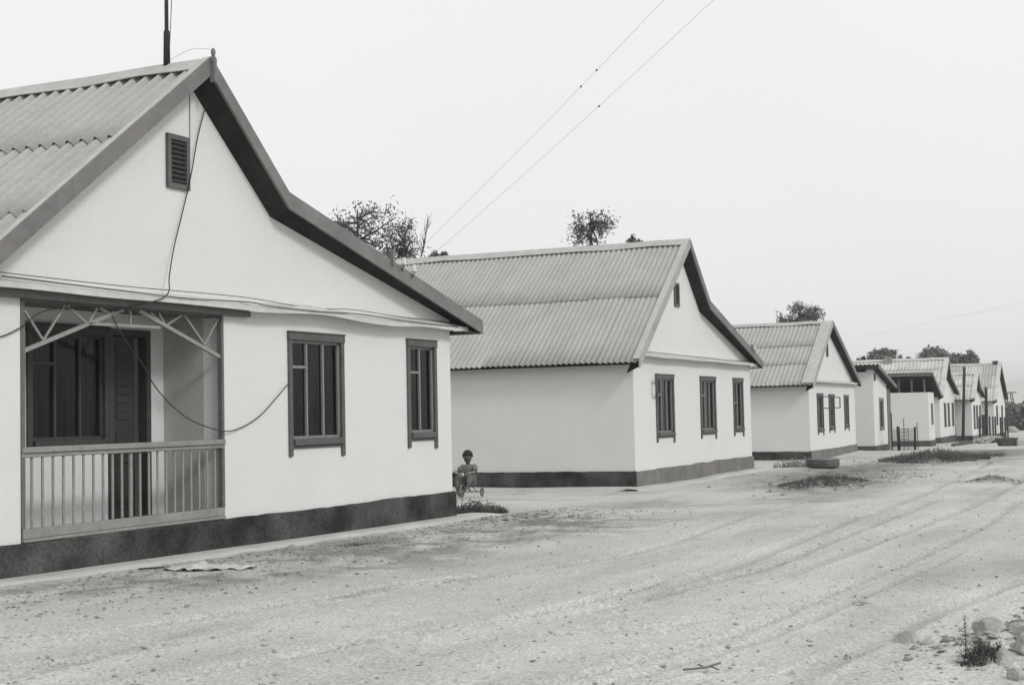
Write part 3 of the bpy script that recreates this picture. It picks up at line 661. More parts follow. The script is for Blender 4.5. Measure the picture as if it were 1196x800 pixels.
h7 = gable_house('house', (34.9, 103.72, -.92), 24.2, 8.4, 14, (3.6, 5.50), None, (8.2, 2.90), (-.45, 2.72), label='farthest white house, tall patched roof beside the picket posts', hp=.30, dadof='dadoh', dados='dadoh',
                 roofm='asbl', pitch=.22, amp=.024, seams_z=(4.7, 3.7), n=5, holes=[inset(w) for w in ws], stripw=.25, bargem='asbl', bh=.12, flashm='asbl', plinth_wob=.01)
far_wins(h7, ws)
MB().box(3.42, 3.76, -.05, .3, 5.1, 5.66).box(3.39, 3.79, -.08, .33, 5.66, 5.72).build('chimney', 'darkmetal', h7)
mb = MB()                                          # darker replacement sheets
for (a, b, p, q) in ((0.3, 1.2, 4.75, 3.75), (1.9, 2.9, 3.7, 2.9), (2.5, 3.6, 5.35, 4.75), (.0, 1.0, 5.40, 4.8)):
    zz = lambda z: 3.6-(5.50-z)/(5.50-2.72)*4.05
    k = 24; vs = []; fs = []
    for i in range(k+1):
        vv = a+(b-a)*i/k; hgt = .045+.024*cos(2*pi*(vv+.22)/.22)
        vs += [(zz(p)-hgt*.56, vv, p+hgt*.83), (zz(q)-hgt*.56, vv, q+hgt*.83)]
    for i in range(k): fs.append((2*i, 2*i+2, 2*i+3, 2*i+1))
    mb.add(vs, fs, True)
mb.build('patch_sheets', 'asb', h7)

# cement aprons round the first three houses
def apron(loc, yaw, Wd, L, w, ws_, zt, label, taper=0):
    th = rad(90-yaw); c, s = cos(th), sin(th)
    k = 60; vs = []; fs = []
    prof = []
    for i in range(k+1):
        u = -.6-w+(Wd+.6+2*w+.4)*i/k; jj = .14*(float(vn(np.array([u*1.7]), np.array([loc[0]])))-.5)
        prof.append((u, jj))
    for (u, jj) in prof:
        for vv, dz in ((.05, .03), (-w*.5, .022), (-w-jj, .004), (-w-.03-jj, -.12)):
            x = loc[0]+u*c-vv*s; y = loc[1]+u*s+vv*c; vs.append((x, y, max(tz(x, y), -9)+zt+dz))
    for i in range(k):
        for q in range(3): a = i*4+q; fs.append((a, a+1, a+5, a+4))
    n0 = len(vs)
    for side, uu in ((-1, 0), (1, Wd)):                 # along the side walls
        b = len(vs); m = 40
        for i in range(m+1):
            vv = .06+(L-.1)*i/m
            for q, dz in ((.05, .03), (-ws_*.6, .022), (-ws_, .002), (-ws_-.03, -.12)):
                u = uu+(q if side < 0 else -q); x = loc[0]+u*c-vv*s; y = loc[1]+u*s+vv*c; vs.append((x, y, tz(x, y)+zt+dz+.004))
        for i in range(m):
            for q in range(3): a = b+i*4+q; fs.append((a, a+4, a+5, a+1))
    o = MB().add(vs, fs, True).build('apron', 'apron'); recalc(o); tag(o, kind='structure'); return o
apron(P1, 25.7, 10, 12, .42, .62, .012, '')
apron((2.68, 31.75, -.14), 24.3, 10, 12, .45, .5, .03, '')
apron((10.9, 52.6, -.37), 23.3, 9.6, 10, .4, .4, .0, '')

# ------------------------------------------------------------ overhead wires
def ray(px, py):
    x = (px-598)/1665; z = (400-py)/1665
    return r_*x+u_*z+f_
def at(px, py, Yd):
    d = ray(px, py); return Vector((0, 0, 1.6))+d*(Yd/d.y)
th1 = rad(90-25.7); H1 = Matrix.Translation(P1) @ Matrix.Rotation(th1, 4, 'Z')
for i, (s, e, knots, lb) in enumerate(((H1 @ Vector((8.0,-.36,3.81)), at(790,-26,16.5), (.70,.80), 'upper left overhead wire, the one with two small knots'), (H1 @ Vector((8.28,-.36,3.73)), at(850,-26,16.5), (.66,), 'lower right overhead wire, with a single dark knot'))):
    e2 = e+(e-s)*.6; k = 30; pts = []
    for q in range(k+1):
        t = q/k; p = s.lerp(e2, t); pts.append(p-Vector((0, 0, .22*4*t*(1-t)*.5)))
    w = MB().tube(pts, .0026, 4).build('overhead_wire', 'wire'); tag(w, lb, 'wire', 'overhead wires')
    kb = MB()
    for t in knots:
        p = pts[int(t*k*.62)]; q = pts[int(t*k*.62)+1]; kb = MB().tube([p, p.lerp(q, .05)], .012, 6); kb.build('knot', 'cable', w)
for i, (a, b, lb) in enumerate(((at(1000,396,95), at(1230,345,60), 'faint upper wire crossing the sky over the far houses'), (at(1090,372,110), at(1240,352,90), 'faint lower wire crossing the sky over the far houses'))):
    tag(MB().tube([a.lerp(b, q/12) for q in range(13)], .004, 4).build('overhead_wire', 'wire'), lb, 'wire', 'overhead wires')

# utility poles, posts and fence
def pole(px0, yd, ztop_px, pxtop, r, label):
    b = at(px0, 515, yd); x, y = b.x, b.y; z = tz(x, y); t = at(pxtop, ztop_px, yd)
    e = empty('utility_pole', (x, y, z-.1), 0, label, 'pole')
    MB().tube([(0, 0, 0), (t.x-x, t.y-y, t.z-z+.1)], [r*1.15, r], 10).build('shaft', 'pole', e)
    m = MB(); dx = (t.x-x); zt = t.z-z+.1
    m.bar((dx-.03, -.12, zt-.15), (dx+.03, .12, zt-.15), .05, .05); m.build('crosspiece', 'pole', e)
    for s in (-.1, .1): MB().tube([(dx, s, zt-.12), (dx, s, zt-.02)], .02, 6).build('insulator', 'insul', e)
    return e
pole(1124.6, 91.5, 428, 1126.3, .085, 'dark wooden utility pole standing before the small white house')
pole(1152.3, 99, 452, 1151.6, .10, 'shorter dark utility pole among the picket posts')
posts = [(1144,486,512,97,.05),(1148.2,484,513,97,.09),(1155.5,486,511,100,.05),(1159.4,486,510.5,101.5,.045),(1162.2,486,511,103,.05),(1168.4,487,511,105,.055),(1170.6,487,511,106,.05),(1173.6,487,511,107.5,.055),(1176.6,490,511,109,.05)]
pls = ['leftmost picket post, standing before the small white house', 'stout picket post left of the shorter utility pole', 'picket post just right of the shorter utility pole', 'picket post second to the right of the shorter utility pole', 'picket post third to the right of the shorter utility pole',
       'left one of the close pair of picket posts', 'right one of the close pair of picket posts', 'picket post at the corner of the farthest house', 'last picket post, right of the farthest house']
for (px, py0, py1, yd, w), lb in zip(posts, pls):
    t = at(px, py0, yd); z = tz(t.x, t.y); o = MB().box(-w, w, -w, w, -.1, t.z-z).build('fence_post', 'fence', loc=(t.x, t.y, z)); bevel(o, .01); tag(o, lb, 'post', 'picket posts at the far end')
a = at(1149, 495, 97.2); b = at(1153, 495, 98.2)
tag(MB().bar(a, b, .06, .1).build('rail', 'fence'), 'short cross rail between the stout post and the utility pole', 'rail')
t = at(1116.5, 498, 88); z = tz(t.x, t.y); tag(MB().tube([(0, 0, -.1), (-.05, 0, t.z-z)], .02, 6).build('stake', 'fence', loc=(t.x, t.y, z)), 'thin stake at the corner of the chimneyed house', 'stake')

# wire-netting pen beside the lean-to
pen = empty('netting_pen', (17.1, 66.0, tz(17.1, 66)), 0, 'wire netting pen on dark posts before the open loft outbuilding', 'pen')
pts = [(1042.3,524,65.5,1.75,.03),(1050.3,526,66,1.12,.075),(1056,524,67.4,1.5,.02),(1069,526,66.5,1.08,.06),(1072.6,524,67.4,1.30,.02)]
pp = []
for (px, py, yd, hh, r) in pts:
    b = at(px, py, yd); z = tz(b.x, b.y); lx, ly, lz = b.x-17.1, b.y-66, z-pen.location.z; pp.append((lx, ly, lz, hh))
    MB().tube([(lx, ly, lz-.1), (lx+random.uniform(-.05, .05), ly, lz+hh)], r, 6).build('post', 'fence', pen)
m = MB(); (ax, ay, az, _), (bx, by, bz, _) = pp[0], pp[3]
for k in range(12): z = .05+k*.085; m.tube([(ax, ay, az+z), (bx, by, bz+z)], .006, 3)
for k in range(26): t = k/25; m.tube([(ax+(bx-ax)*t, ay+(by-ay)*t, az+(bz-az)*t), (ax+(bx-ax)*t, ay+(by-ay)*t, az+(bz-az)*t+1.0)], .006, 3)
m.build('netting', 'fence', pen)
m = MB(); (ax, ay, az, _) = pp[2]
for k in range(5): m.bar((ax-.12, ay, az+.35+k*.16), (ax+.22, ay, az+.35+k*.16), .015, .02)
m.bar((ax+.22, ay, az), (ax+.22, ay, az+1.05), .025, .025); m.build('ladder', 'fence', pen)

# trough, kerb beams, rubble pile at the far end
b = at(1175.5, 518, 74); b.z = tz(b.x, b.y); o = MB().prism([(-.46, .40), (.46, .40), (.32, -.1), (-.22, -.1)], -.35, .35).build('iron_trough', 'darkmetal', loc=b); bevel(o, .03)
tag(o, 'dark iron trough with slanting ends at the far roadside', 'trough')
b = at(1194, 518, 74.0); o = MB().box(-.42, .9, -.5, .5, -.2, .34).build('concrete_block', 'conc', loc=(b.x, b.y, tz(b.x, b.y))); bevel(o, .06, 2); tag(o, 'pale concrete block right of the dark trough', 'block')
for (p, q, lb) in (((1113, 519, 77), (1134, 516.5, 83), 'nearer low dark kerb beam lying before the small house'), ((1120, 513, 88), (1146, 514.5, 88), 'farther low dark kerb beam by the small house')):
    a = at(*p); b = at(*q); a.z = tz(a.x, a.y)+.08; b.z = tz(b.x, b.y)+.08; tag(MB().bar(a, b, .18, .15).build('kerb_beam', 'dadoh'), lb, 'beam', 'kerb beams')
rub = MB(); c = at(1158, 515, 84)
for i in range(160):
    a = random.random()*6.28; r = sqrt(random.random()); x = r*1.25*cos(a); y = r*1.0*sin(a); hh = .42*(1-r*r); rub.ball((x, y, hh-.06), random.uniform(.07, .17), (1, 1, .7), 6, 4, .25, False)
tag(rub.build('rubble_pile', 'rock', loc=(c.x, c.y, tz(c.x, c.y))), 'pale heap of rubble beside the picket posts', 'heap')

# dark hedge closing the street, lookout frame behind it
hd = MB(); n = 2600
o0 = at(1174, 500, 136)
for i in range(n):
    x = random.random()*26; y = random.uniform(0, 2.2); z = random.uniform(-.1, 1)*(2.45+.2*sin(x*.9)+.12*sin(x*3.1)); s = random.uniform(.14, .34)
    a = random.random()*6.28; el = random.uniform(-1, 1); d1 = Vector((cos(a), sin(a), el)).normalized()*s; d2 = d1.orthogonal().normalized()*s*.8; p = Vector((x, y if z < 1.9 else y*.8, z))
    hd.add([p-d1-d2, p+d1-d2, p+d1+d2, p-d1+d2], [(0, 1, 2, 3)])
hd.box(.3, 26, .7, 2.0, -.3, 2.25)
he = hd.build('hedge', 'hedge', loc=(o0.x, o0.y, tz(o0.x, o0.y))); tag(he, 'dense dark hedge closing the far end of the street', 'hedge')
b = at(1179, 472, 300); lk = empty('lookout_frame', (b.x, b.y, -1), 0, 'spindly lookout frame with a flat top beyond the hedge', 'tower')
zt = at(1180, 459, 300).z+1
for sx, sy in ((-1,-1),(1,-1),(1,1),(-1,1)): MB().bar((sx*1.0, sy*1.0, 0), (sx*.45, sy*.45, zt), .18, .18).build('leg', 'darkmetal', lk)
MB().box(-1.1, 1.3, -.8, .8, zt, zt+.22).build('platform', 'darkmetal', lk)
mb = MB(); mb.bar((-.7,-.7,zt*.6),(.7,-.7,zt*.6),.1,.1); mb.bar((-.85,-.85,zt*.3),(.75,-.75,zt*.6),.08,.08); mb.build('brace','darkmetal',lk)
c = at(1182, 499, 128); o = MB().ball((0, 0, .22), .42, (1.1, .8, .8), 9, 6, .12, False).ball((.3, -.1, .1), .3, (1, 1, .7), 8, 5, .15, False).build('boulder', 'rock', loc=(c.x, c.y, tz(c.x, c.y))); tag(o, 'pale boulder at the foot of the far hedge', 'boulder')

# ------------------------------------------------------------ trees
def tree(name, loc, h, crown, label, leaf='leafa', nl=3000, ls=.10, seed=1, trunk=.16, bare=0, density_low=1., group='trees behind the houses', lobes=None, limbs=9, spread=.075):
    R = random.Random(seed); e = empty(name, loc, 0, label, 'tree', group)
    cx, cy, cz, rx, ry, rz = crown; tb = MB(); tips = []
    top = Vector((cx*.6, cy*.6, cz+rz*.5))
    pts = [Vector((0, 0, -.2)), Vector((cx*.15+R.uniform(-.1, .1), 0, h*.25)), Vector((cx*.4, cy*.3, cz-rz*.6)), top]
    tb.tube(pts, [trunk, trunk*.8, trunk*.55, trunk*.15], 8)
    lobes = lobes or []
    targets = [Vector((cx+l[0], cy+l[1], cz+l[2])) for l in lobes]
    while len(targets) < limbs+len(lobes):
        p = Vector((R.uniform(-1, 1), R.uniform(-1, 1), R.uniform(-.9, 1)))
        if .45 < p.length < 1: targets.append(Vector((cx+p.x*rx*.95, cy+p.y*ry*.95, cz+p.z*rz*.92)))
    clus = []
    for tg in targets:
        t0 = R.uniform(.35, .95); s = pts[2].lerp(top, t0*.9) if tg.z > pts[2].z else pts[1].lerp(pts[2], .6+.4*R.random())
        mid = s.lerp(tg, .5)+Vector((R.uniform(-.15, .15), R.uniform(-.15, .15), R.uniform(0, .25)))*rx*.5
        tb.tube([s, mid, tg], [trunk*.35, trunk*.2, trunk*.06], 5)
        for q in range(5):
            a = mid.lerp(tg, R.uniform(.1, 1)); d = Vector((R.uniform(-1, 1), R.uniform(-1, 1), R.uniform(-.4, 1.1))).normalized()*R.uniform(.22, .5)*(rx+rz)*.5
            b = a+d*.8; tb.tube([a, a.lerp(b, .5)+Vector((0, 0, .05)), b], [trunk*.1, trunk*.06, trunk*.03], 4)
            for w in (.35, .7, 1.): clus.append(a.lerp(b, w))
        clus.append(tg)
    for i in range(bare):
        a = R.uniform(-1, 1)*rx*.9; b0 = Vector((cx+a*.6, cy+R.uniform(-.5, .5)*ry, cz-rz*.5)); b1 = Vector((cx+a*1.25, b0.y, cz+rz*R.uniform(.75, 1.12)))
        m = b0.lerp(b1, .5)+Vector((R.uniform(-.1, .1), 0, 0)); tb.tube([b0, m, b1], [trunk*.14, trunk*.09, trunk*.03], 4)
        for q in range(4):
            s = b0.lerp(b1, R.uniform(.4, .9)); tb.tube([s, s+Vector((R.uniform(-.3, .3), 0, R.uniform(.2, .5)))], [trunk*.08, trunk*.03], 3)
    tb.build('trunk', 'bark', e)
    V = []; Fa = []; rad_c = spread*(rx+rz)
    for i in range(nl):
        c = R.choice(clus); p = c+Vector((R.gauss(0, 1), R.gauss(0, 1), R.gauss(0, .9)))*rad_c*.55
        q = Vector(((p.x-cx)/rx, (p.y-cy)/ry, (p.z-cz)/rz))
        if q.length > 1.12+R.uniform(-.1, .15): continue
        s = ls*R.uniform(.6, 1.3); d1 = Vector((R.gauss(0, 1), R.gauss(0, 1), R.gauss(0, 1))).normalized(); d2 = d1.orthogonal().normalized(); d2.rotate(Matrix.Rotation(R.random()*6.28, 3, d1))
        k = len(V); V += [p-d1*s, p+d2*s*.45, p+d1*s, p-d2*s*.45]; Fa.append((k, k+1, k+2, k+3))
    me = bpy.data.meshes.new('crown'); me.from_pydata([tuple(q) for q in V], [], Fa); me.materials.append(M[leaf]); o = bpy.data.objects.new('crown', me); COL.objects.link(o); o.parent = e
    return e
def place_tree(pxl, pxr, ptop, pbot, yd, **k):
    """crown spanning these picture bounds at depth yd, standing on the ground there"""
    a = at((pxl+pxr)/2, ptop, yd); w = (at(pxr, ptop, yd)-at(pxl, ptop, yd)).length/2; b = at((pxl+pxr)/2, pbot, yd)
    g = tz(a.x, yd); h = a.z-g; cz = (a.z+b.z)/2-g; rz = (a.z-b.z)/2
    return tree(k.pop('name', 'tree'), (a.x, yd, g), h, (0, 0, cz, w, w, rz), k.pop('label'), **k)
place_tree(368, 466, 218, 325, 46, label='sparse leafy tree rising just behind the nearest house roof', nl=1700, ls=.055, spread=.085, seed=3, trunk=.13, bare=0, limbs=20)
place_tree(440, 504, 250, 345, 48, label='tree with bare upright branches beside the second house ridge', nl=2100, ls=.052, spread=.085, seed=8, trunk=.13, bare=6, limbs=20)
place_tree(496, 524, 286, 320, 52, label='small tree top just peeping over the left of the second ridge', nl=700, ls=.07, seed=5, trunk=.07, limbs=5)
place_tree(652, 726, 226, 318, 62, label='leafy tree rising above the middle of the second house ridge', nl=1250, ls=.07, seed=12, trunk=.16, bare=0, limbs=20)
place_tree(728, 756, 270, 310, 62, label='small tree top just left of the second house gable', nl=800, ls=.09, seed=15, trunk=.08, limbs=6)
place_tree(903, 967, 353, 395, 95, label='round crowned tree over the third house roof', nl=3400, ls=.10, seed=21, trunk=.2, leaf='leafb', limbs=22)
place_tree(997, 1011, 411, 430, 110, label='little tree tip beside the third house eave', nl=500, ls=.15, seed=22, trunk=.1, limbs=5)
place_tree(1010, 1056, 406, 432, 135, label='dark tree behind the chimney of the pale roofed house', nl=2600, ls=.17, leaf='leafb', seed=25, trunk=.25, limbs=18)
place_tree(1056, 1070, 416, 430, 135, label='little dark tree top between the two big far trees', nl=500, ls=.2, seed=26, trunk=.1, limbs=5)
place_tree(1068, 1118, 404, 446, 140, label='broad dark tree behind the roofs of the far houses', nl=4200, ls=.18, leaf='leafb', spread=.1, seed=30, trunk=.3, limbs=22)
place_tree(1106, 1145, 408, 446, 142, label='broad dark tree right behind the first utility pole', nl=3400, ls=.18, leaf='leafb', spread=.1, seed=31, trunk=.3, limbs=20)

# ------------------------------------------------------------ weeds, rocks, litter
def weed_patch(loc, rx, ry, ang, n, h, m, label, name='weed_patch', cat='weeds', leafy=.6, seed=1, parent=None):
    R = random.Random(seed); mb = MB()
    for i in range(n):
        a = R.random()*6.28; r = sqrt(R.random()); x = r*rx*cos(a); y = r*ry*sin(a); x, y = x*cos(ang)-y*sin(ang), x*sin(ang)+y*cos(ang)
        hh = h*(1-.6*r)*R.uniform(.4, 1.2); z = tzf(loc[0]+x, loc[1]+y)-loc[2]-.01; b = Vector((x, y, z)); t = b+Vector((R.uniform(-.4, .4)*hh, R.uniform(-.4, .4)*hh, hh)); w = R.uniform(.004, .010)*(h/.15)**.5
        p = Vector((cos(a*3), sin(a*3), 0))*w; mb.add([b-p, b+p, t], [(0, 1, 2)])
        if R.random() < leafy:
            for k in range(3):
                c = b.lerp(t, R.uniform(.3, 1)); d = Vector((R.uniform(-1, 1), R.uniform(-1, 1), R.uniform(-.2, .8))).normalized()*hh*R.uniform(.12, .3); s = d.orthogonal().normalized()*d.length*.3
                mb.add([c, c+d*.5+s, c+d, c+d*.5-s], [(0, 1, 2, 3)])
    o = mb.build(name, m, parent, loc=loc); 
    if not parent: tag(o, label, cat, 'weed patches')
    return o
def L3(x, y): return (x, y, tzf(x, y))
weed_patch(L3(-.72, 23.55), .60, .32, .1, 1300, .24, 'weed', 'dark weeds growing at the far corner of the nearest house', seed=1)
weed_patch(L3(6.8, 31.5), 1.9, .85, rad(60), 3600, .15, 'weed', 'scrubby weeds on the low mound before the tyre', seed=2)
weed_patch(L3(14.4, 48.9), 4.0, 1.7, rad(62), 4600, .30, 'weed', 'big dark weed patch on the mound before the far houses', seed=3)
weed_patch(L3(10.8, 32.35), .55, .25, .2, 260, .10, 'weed', 'small weed clump alone on the right of the road', seed=4)
weed_patch(L3(8.7, 43.5), .9, .5, .3, 380, .38, 'dry', 'tall dry weeds left of the tyre by the third house', seed=5)
weed_patch(L3(2.60, 8.08), .15, .08, .5, 260, .12, 'weed', 'leafy weed clump among the stones in the bottom right corner', seed=6)
weed_patch(L3(17.8, 54), 2.2, .6, 1.0, 700, .2, 'weed', 'low weeds along the verge behind the big patch', seed=7)
weed_patch(L3(-1.95, 17.6), .36, .2, 1.1, 260, .07, 'weed', 'small weeds beside the cement strip of the nearest house', seed=9)
weed_patch(L3(3.9, 35.2), 1.2, .35, 1.1, 300, .09, 'dry', 'dry tufts before the second house corner', seed=10)
# the upright stalk by the stones
st = MB(); x0, y0, z0 = L3(2.52, 8.12); R = random.Random(4)
st.tube([(0, 0, 0), (.006, 0, .12), (.0, 0, .25)], [.003, .0025, .0015], 4)
for k in range(46):
    z = .02+.23*k/46; a = k*2.4; d = Vector((cos(a), sin(a), .5))*R.uniform(.012, .026); s = Vector((-sin(a), cos(a), 0))*.005; c = Vector((.004, 0, z)); st.add([c, c+d*.5+s, c+d, c+d*.5-s], [(0, 1, 2, 3)])
tag(st.build('weed_stalk', 'weed', loc=(x0, y0, z0-.01)), 'single upright weed stalk by the corner stones', 'weed')
def rock(x, y, s, sc, label, seed, rz=0., sink=.35, m='rock', group='stones'):
    random.seed(seed); bm = bmesh.new(); bmesh.ops.create_icosphere(bm, subdivisions=4, radius=1)
    off = seed*3.7
    for v in bm.verts:
        p = v.co.copy(); d = 1
        for fr, am in ((1.1, .28), (2.6, .14), (6., .05)):
            q = p*fr; d += am*(sin(q.x*2.1+off)+sin(q.y*1.7+off*2)+sin(q.z*2.3+off*.7)+sin((q.x+q.y-q.z)*1.9+off))/2.5
        v.co = Vector((p.x*d*sc[0], p.y*d*sc[1], p.z*d*sc[2]))*s
    # chop a few planes so it breaks like stone
    for k in range(5):
        a = random.random()*6.28; n = Vector((cos(a), sin(a), random.uniform(-.2, .8))).normalized(); D = s*random.uniform(.62, .85)*min(sc)
        for v in bm.verts:
            t = v.co.dot(n)-D
            if t > 0: v.co -= n*t*.95
    me = bpy.data.meshes.new('stone'); bm.to_mesh(me); bm.free(); me.materials.append(M[m])
    o = bpy.data.objects.new('stone', me); COL.objects.link(o); o.location = (x, y, tzf(x, y)+s*sc[2]*(1-2*sink)*.5); o.rotation_euler = (0, 0, rz)
    return tag(o, label, 'stone', group)
rock(2.47, 9.10, .10, (1.15, .8, .72), 'lone rounded stone standing on the bare road at lower right', 3, .3)
rock(2.84, 8.62, .15, (1.2, .75, .55), 'biggest stone behind the weed clump in the lower right corner', 5, .5)
rock(2.70, 8.02, .085, (1.5, .7, .55), 'flat pale stone in front of the weed clump', 6, .4)
rock(2.66, 7.74, .07, (1.3, .8, .6), 'small stone on the bottom edge below the weed clump', 7, 1.)
rock(2.86, 8.12, .09, (1.0, .9, .8), 'broken stone at the right edge beside the weed clump', 8, 2.)
rock(2.60, 8.36, .06, (1.9, .8, .5), 'long flat stone lying on top behind the weeds', 9, .1)
rock(2.93, 8.45, .07, (1.2, .9, .7), 'stone at the right edge next to the biggest stone', 10, .7)
rock(1.93, 8.45, .03, (1.5, .8, .5), 'thumb sized stone left of the weed clump on the track edge', 11, .7)
rock(2.55, 10.9, .05, (2.1, .7, .35), 'flat pale stone chip far up the wheel track', 12, .3)
rock(14.9, 44.5, .16, (1.4, .9, .7), 'pale stone at the near edge of the big weed patch', 14, .3)
rock(10.2, 43.0, .10, (1.2, .9, .7), 'stone just right of the lying tyre', 15, .3)
# loose clods and gravel, uncountable
def scatter(name, m, n, fn, smin, smax, seed):
    R = np.random.RandomState(seed); V = []; Fc = []
    base = np.array([(1,0,0),(0,1,0),(-1,0,0),(0,-1,0),(0,0,1),(0,0,-1)], float); fcs = np.array([(0,1,4),(1,2,4),(2,3,4),(3,0,4),(1,0,5),(2,1,5),(3,2,5),(0,3,5)])
    xy = fn(R, n); z = terrain(xy[:, 0], xy[:, 1]); k = 0
    for (x, y), zz in zip(xy, z):
        s = smin*(smax/smin)**(R.rand()**2.6); a = R.rand()*6.28; b = base*(1+R.uniform(-.35, .35, (6, 3)))*[s*R.uniform(.8, 1.6), s, s*.6]
        b += R.uniform(-.25, .25, (6, 3))*s; c, q = cos(a), sin(a); b = np.stack([b[:, 0]*c-b[:, 1]*q, b[:, 0]*q+b[:, 1]*c, b[:, 2]], -1)+[x, y, zz+s*.2]
        V.append(b); Fc.append(fcs+k); k += 6
    me = bpy.data.meshes.new(name); me.from_pydata(np.concatenate(V).tolist(), [], np.concatenate(Fc).tolist()); me.materials.append(M[m])
    o = bpy.data.objects.new(name, me); COL.objects.link(o); return tag(o, kind='stuff')
def f_road(R, n):
    y = 7+R.rand(n*2)**1.7*38; x = -.45*y+R.rand(n*2)*y*.95; u, v = wallcoords(x, y); k = (v < -.6) | (u > 10.8); d = np.stack([x, y], -1)[k]
    return d[:n]
def f_strip(R, n):
    u = R.uniform(-1.5, 12, n); v = -.6-np.abs(R.normal(0, 1.15, n)); return np.stack([P1[0]+u*FD[0]+v*FN[0], P1[1]+u*FD[1]+v*FN[1]], -1)
def f_mounds(R, n):
    out = []
    for (x, y, r, ry, a, w) in ((6.9,31.5,1.8,.8,1.05,.3),(14.5,49,4,1.7,1.08,.2),(3.2,8.7,.75,.5,.7,.14),(4.5,10.6,1.6,.5,.9,.1),(10.8,32.3,.5,.3,0,.05),(.2,21.7,.9,.8,0,.06),(9,37,4,1.5,1.05,.15)):
        m = int(n*w); p = R.normal(0, .6, (m, 2))*[r, ry]; out.append(np.stack([x+p[:, 0]*cos(a)-p[:, 1]*sin(a), y+p[:, 0]*sin(a)+p[:, 1]*cos(a)], -1))
    return np.concatenate(out)
scatter('gravel', 'rock', 6500, f_road, .003, .022, 3)
scatter('soil_clods', 'clod', 500, f_road, .005, .022, 4)
scatter('soil_clods', 'clod', 5200, f_strip, .005, .026, 5)
scatter('soil_clods', 'clod', 2800, f_mounds, .012, .055, 6)
scatter('gravel', 'rock', 2600, f_mounds, .010, .045, 7)

# single clods and leaves lying between the houses
def clod(x, y, s, lb, sd): return rock(x, y, s, (1.3, .9, .5), lb, sd, sd, m='clod', group='dark clods on the ground', sink=.3)
clod(-3.0, 13.45, .045, 'dark clod below the porch, left of the rag', 31); clod(.05, 18.2, .05, 'dark clod on the road right of the first house windows', 32)
clod(.5, 22.4, .06, 'dark clod between the first and second houses', 33)

# the rag thrown down by the porch
RW, RH = 46, 14; vs = []; fs = []; ra = np.array([-3.66, 15.02]); rb_ = np.array([-2.70, 14.88]); dv = (rb_-ra); nv = np.array([-dv[1], dv[0]])/np.hypot(*dv)
for i in range(RW+1):
    for k in range(RH+1):
        s, t = i/RW, k/RH-.5; wd = .16*(.55+.6*sin(pi*min(1, s*1.1))**.6)*(1+.25*sin(s*23))
        p = ra+dv*s+nv*t*2*wd; z = tzf(p[0], p[1])+.018+.030*abs(sin(s*17+t*5))*abs(cos(t*6+s*9))+.035*np.exp(-((s-.32)/.08)**2)*(.5+t)
        vs.append((p[0], p[1], z))
for i in range(RW):
    for k in range(RH): a = i*(RH+1)+k; fs.append((a, a+RH+1, a+RH+2, a+1))
rg = MB().add(vs, fs, True).build('rag', 'cloth'); md = rg.modifiers.new('thick', 'SOLIDIFY'); md.thickness = .006
tag(rg, 'crumpled pale rag lying on the ground in front of the porch', 'rag')
a = Vector(L3(-3.95, 14.98)); b = Vector(L3(-3.62, 15.04)); tag(MB().tube([a+Vector((0,0,.02)), b+Vector((0,0,.03))], .010, 6).build('stick', 'bark'), 'short stick poking out from the left end of the rag', 'stick', 'sticks')
a = Vector(L3(.93, 8.16)); tag(MB().tube([a+Vector((0,0,.02)), a+Vector((.13,.02,.025)), a+Vector((.22,.03,.05))], .007, 5).tube([a+Vector((.13,.02,.025)), a+Vector((.10,.09,.03))], .006, 5).tube([a+Vector((.16,.03,.03)), a+Vector((.2,-.03,.02))], .005, 4).build('twig', 'dry'), 'forked pale twig on the road at the bottom of the photo', 'twig', 'sticks')

# the old tyres lying flat
ty = empty('tyre', (8.95, 41.5, tz(8.95, 41.5)), 0, 'old lorry tyre lying flat before the third house', 'tyre')
R0 = .47; 
m = MB(); n, k = 56, 12; vs = []; fs = []
for i in range(n):
    a = 2*pi*i/n; 
    for q in range(k):
        t = 2*pi*q/k; rr = .135*(1+.05*sin(i*pi)); ex = (abs(cos(t))**.7)*(1 if cos(t) > 0 else -1); ez = (abs(sin(t))**.6)*(1 if sin(t) > 0 else -1)
        tr = .012*(1 if i % 2 else -1) if cos(t) > .3 else 0
        r = R0-.13+.125*ex+tr; vs.append((r*cos(a), r*sin(a), .16+.14*ez))
for i in range(n):
    for q in range(k): fs.append((i*k+q, ((i+1) % n)*k+q, ((i+1) % n)*k+(q+1) % k, i*k+(q+1) % k))
m.add(vs, fs, True).build('casing', 'rubber', ty)
m = MB()
for z in (.075, .155, .235): m.torus((0, 0, z), R0+.004, .012, (0, 0, 1), 40, 6)
m.build('tread_ribs', 'dadoh', ty)

# shrub behind the corner of the nearest house
sh = empty('shrub', (-1.12, 30.1, tz(-1.12, 30.1)), 0, 'low dark shrub half hidden behind the nearest house corner', 'shrub')
R = random.Random(77); st = MB(); lf = MB()
for i in range(16):
    a = R.random()*6.28; t = Vector((cos(a)*.26, sin(a)*.3, R.uniform(.3, .58))); st.tube([(0, 0, 0), t*.5+Vector((0, 0, .05)), t], [.008, .006, .002], 4)
    for k in range(26):
        c = t*R.uniform(.35, 1.05); d = Vector((R.uniform(-1, 1), R.uniform(-1, 1), R.uniform(-.5, 1))).normalized()*R.uniform(.03, .07); s = d.orthogonal().normalized()*d.length*.4
        lf.add([c, c+d*.5+s, c+d, c+d*.5-s], [(0, 1, 2, 3)])
st.build('stems', 'bark', sh); lf.build('foliage', 'weed', sh)

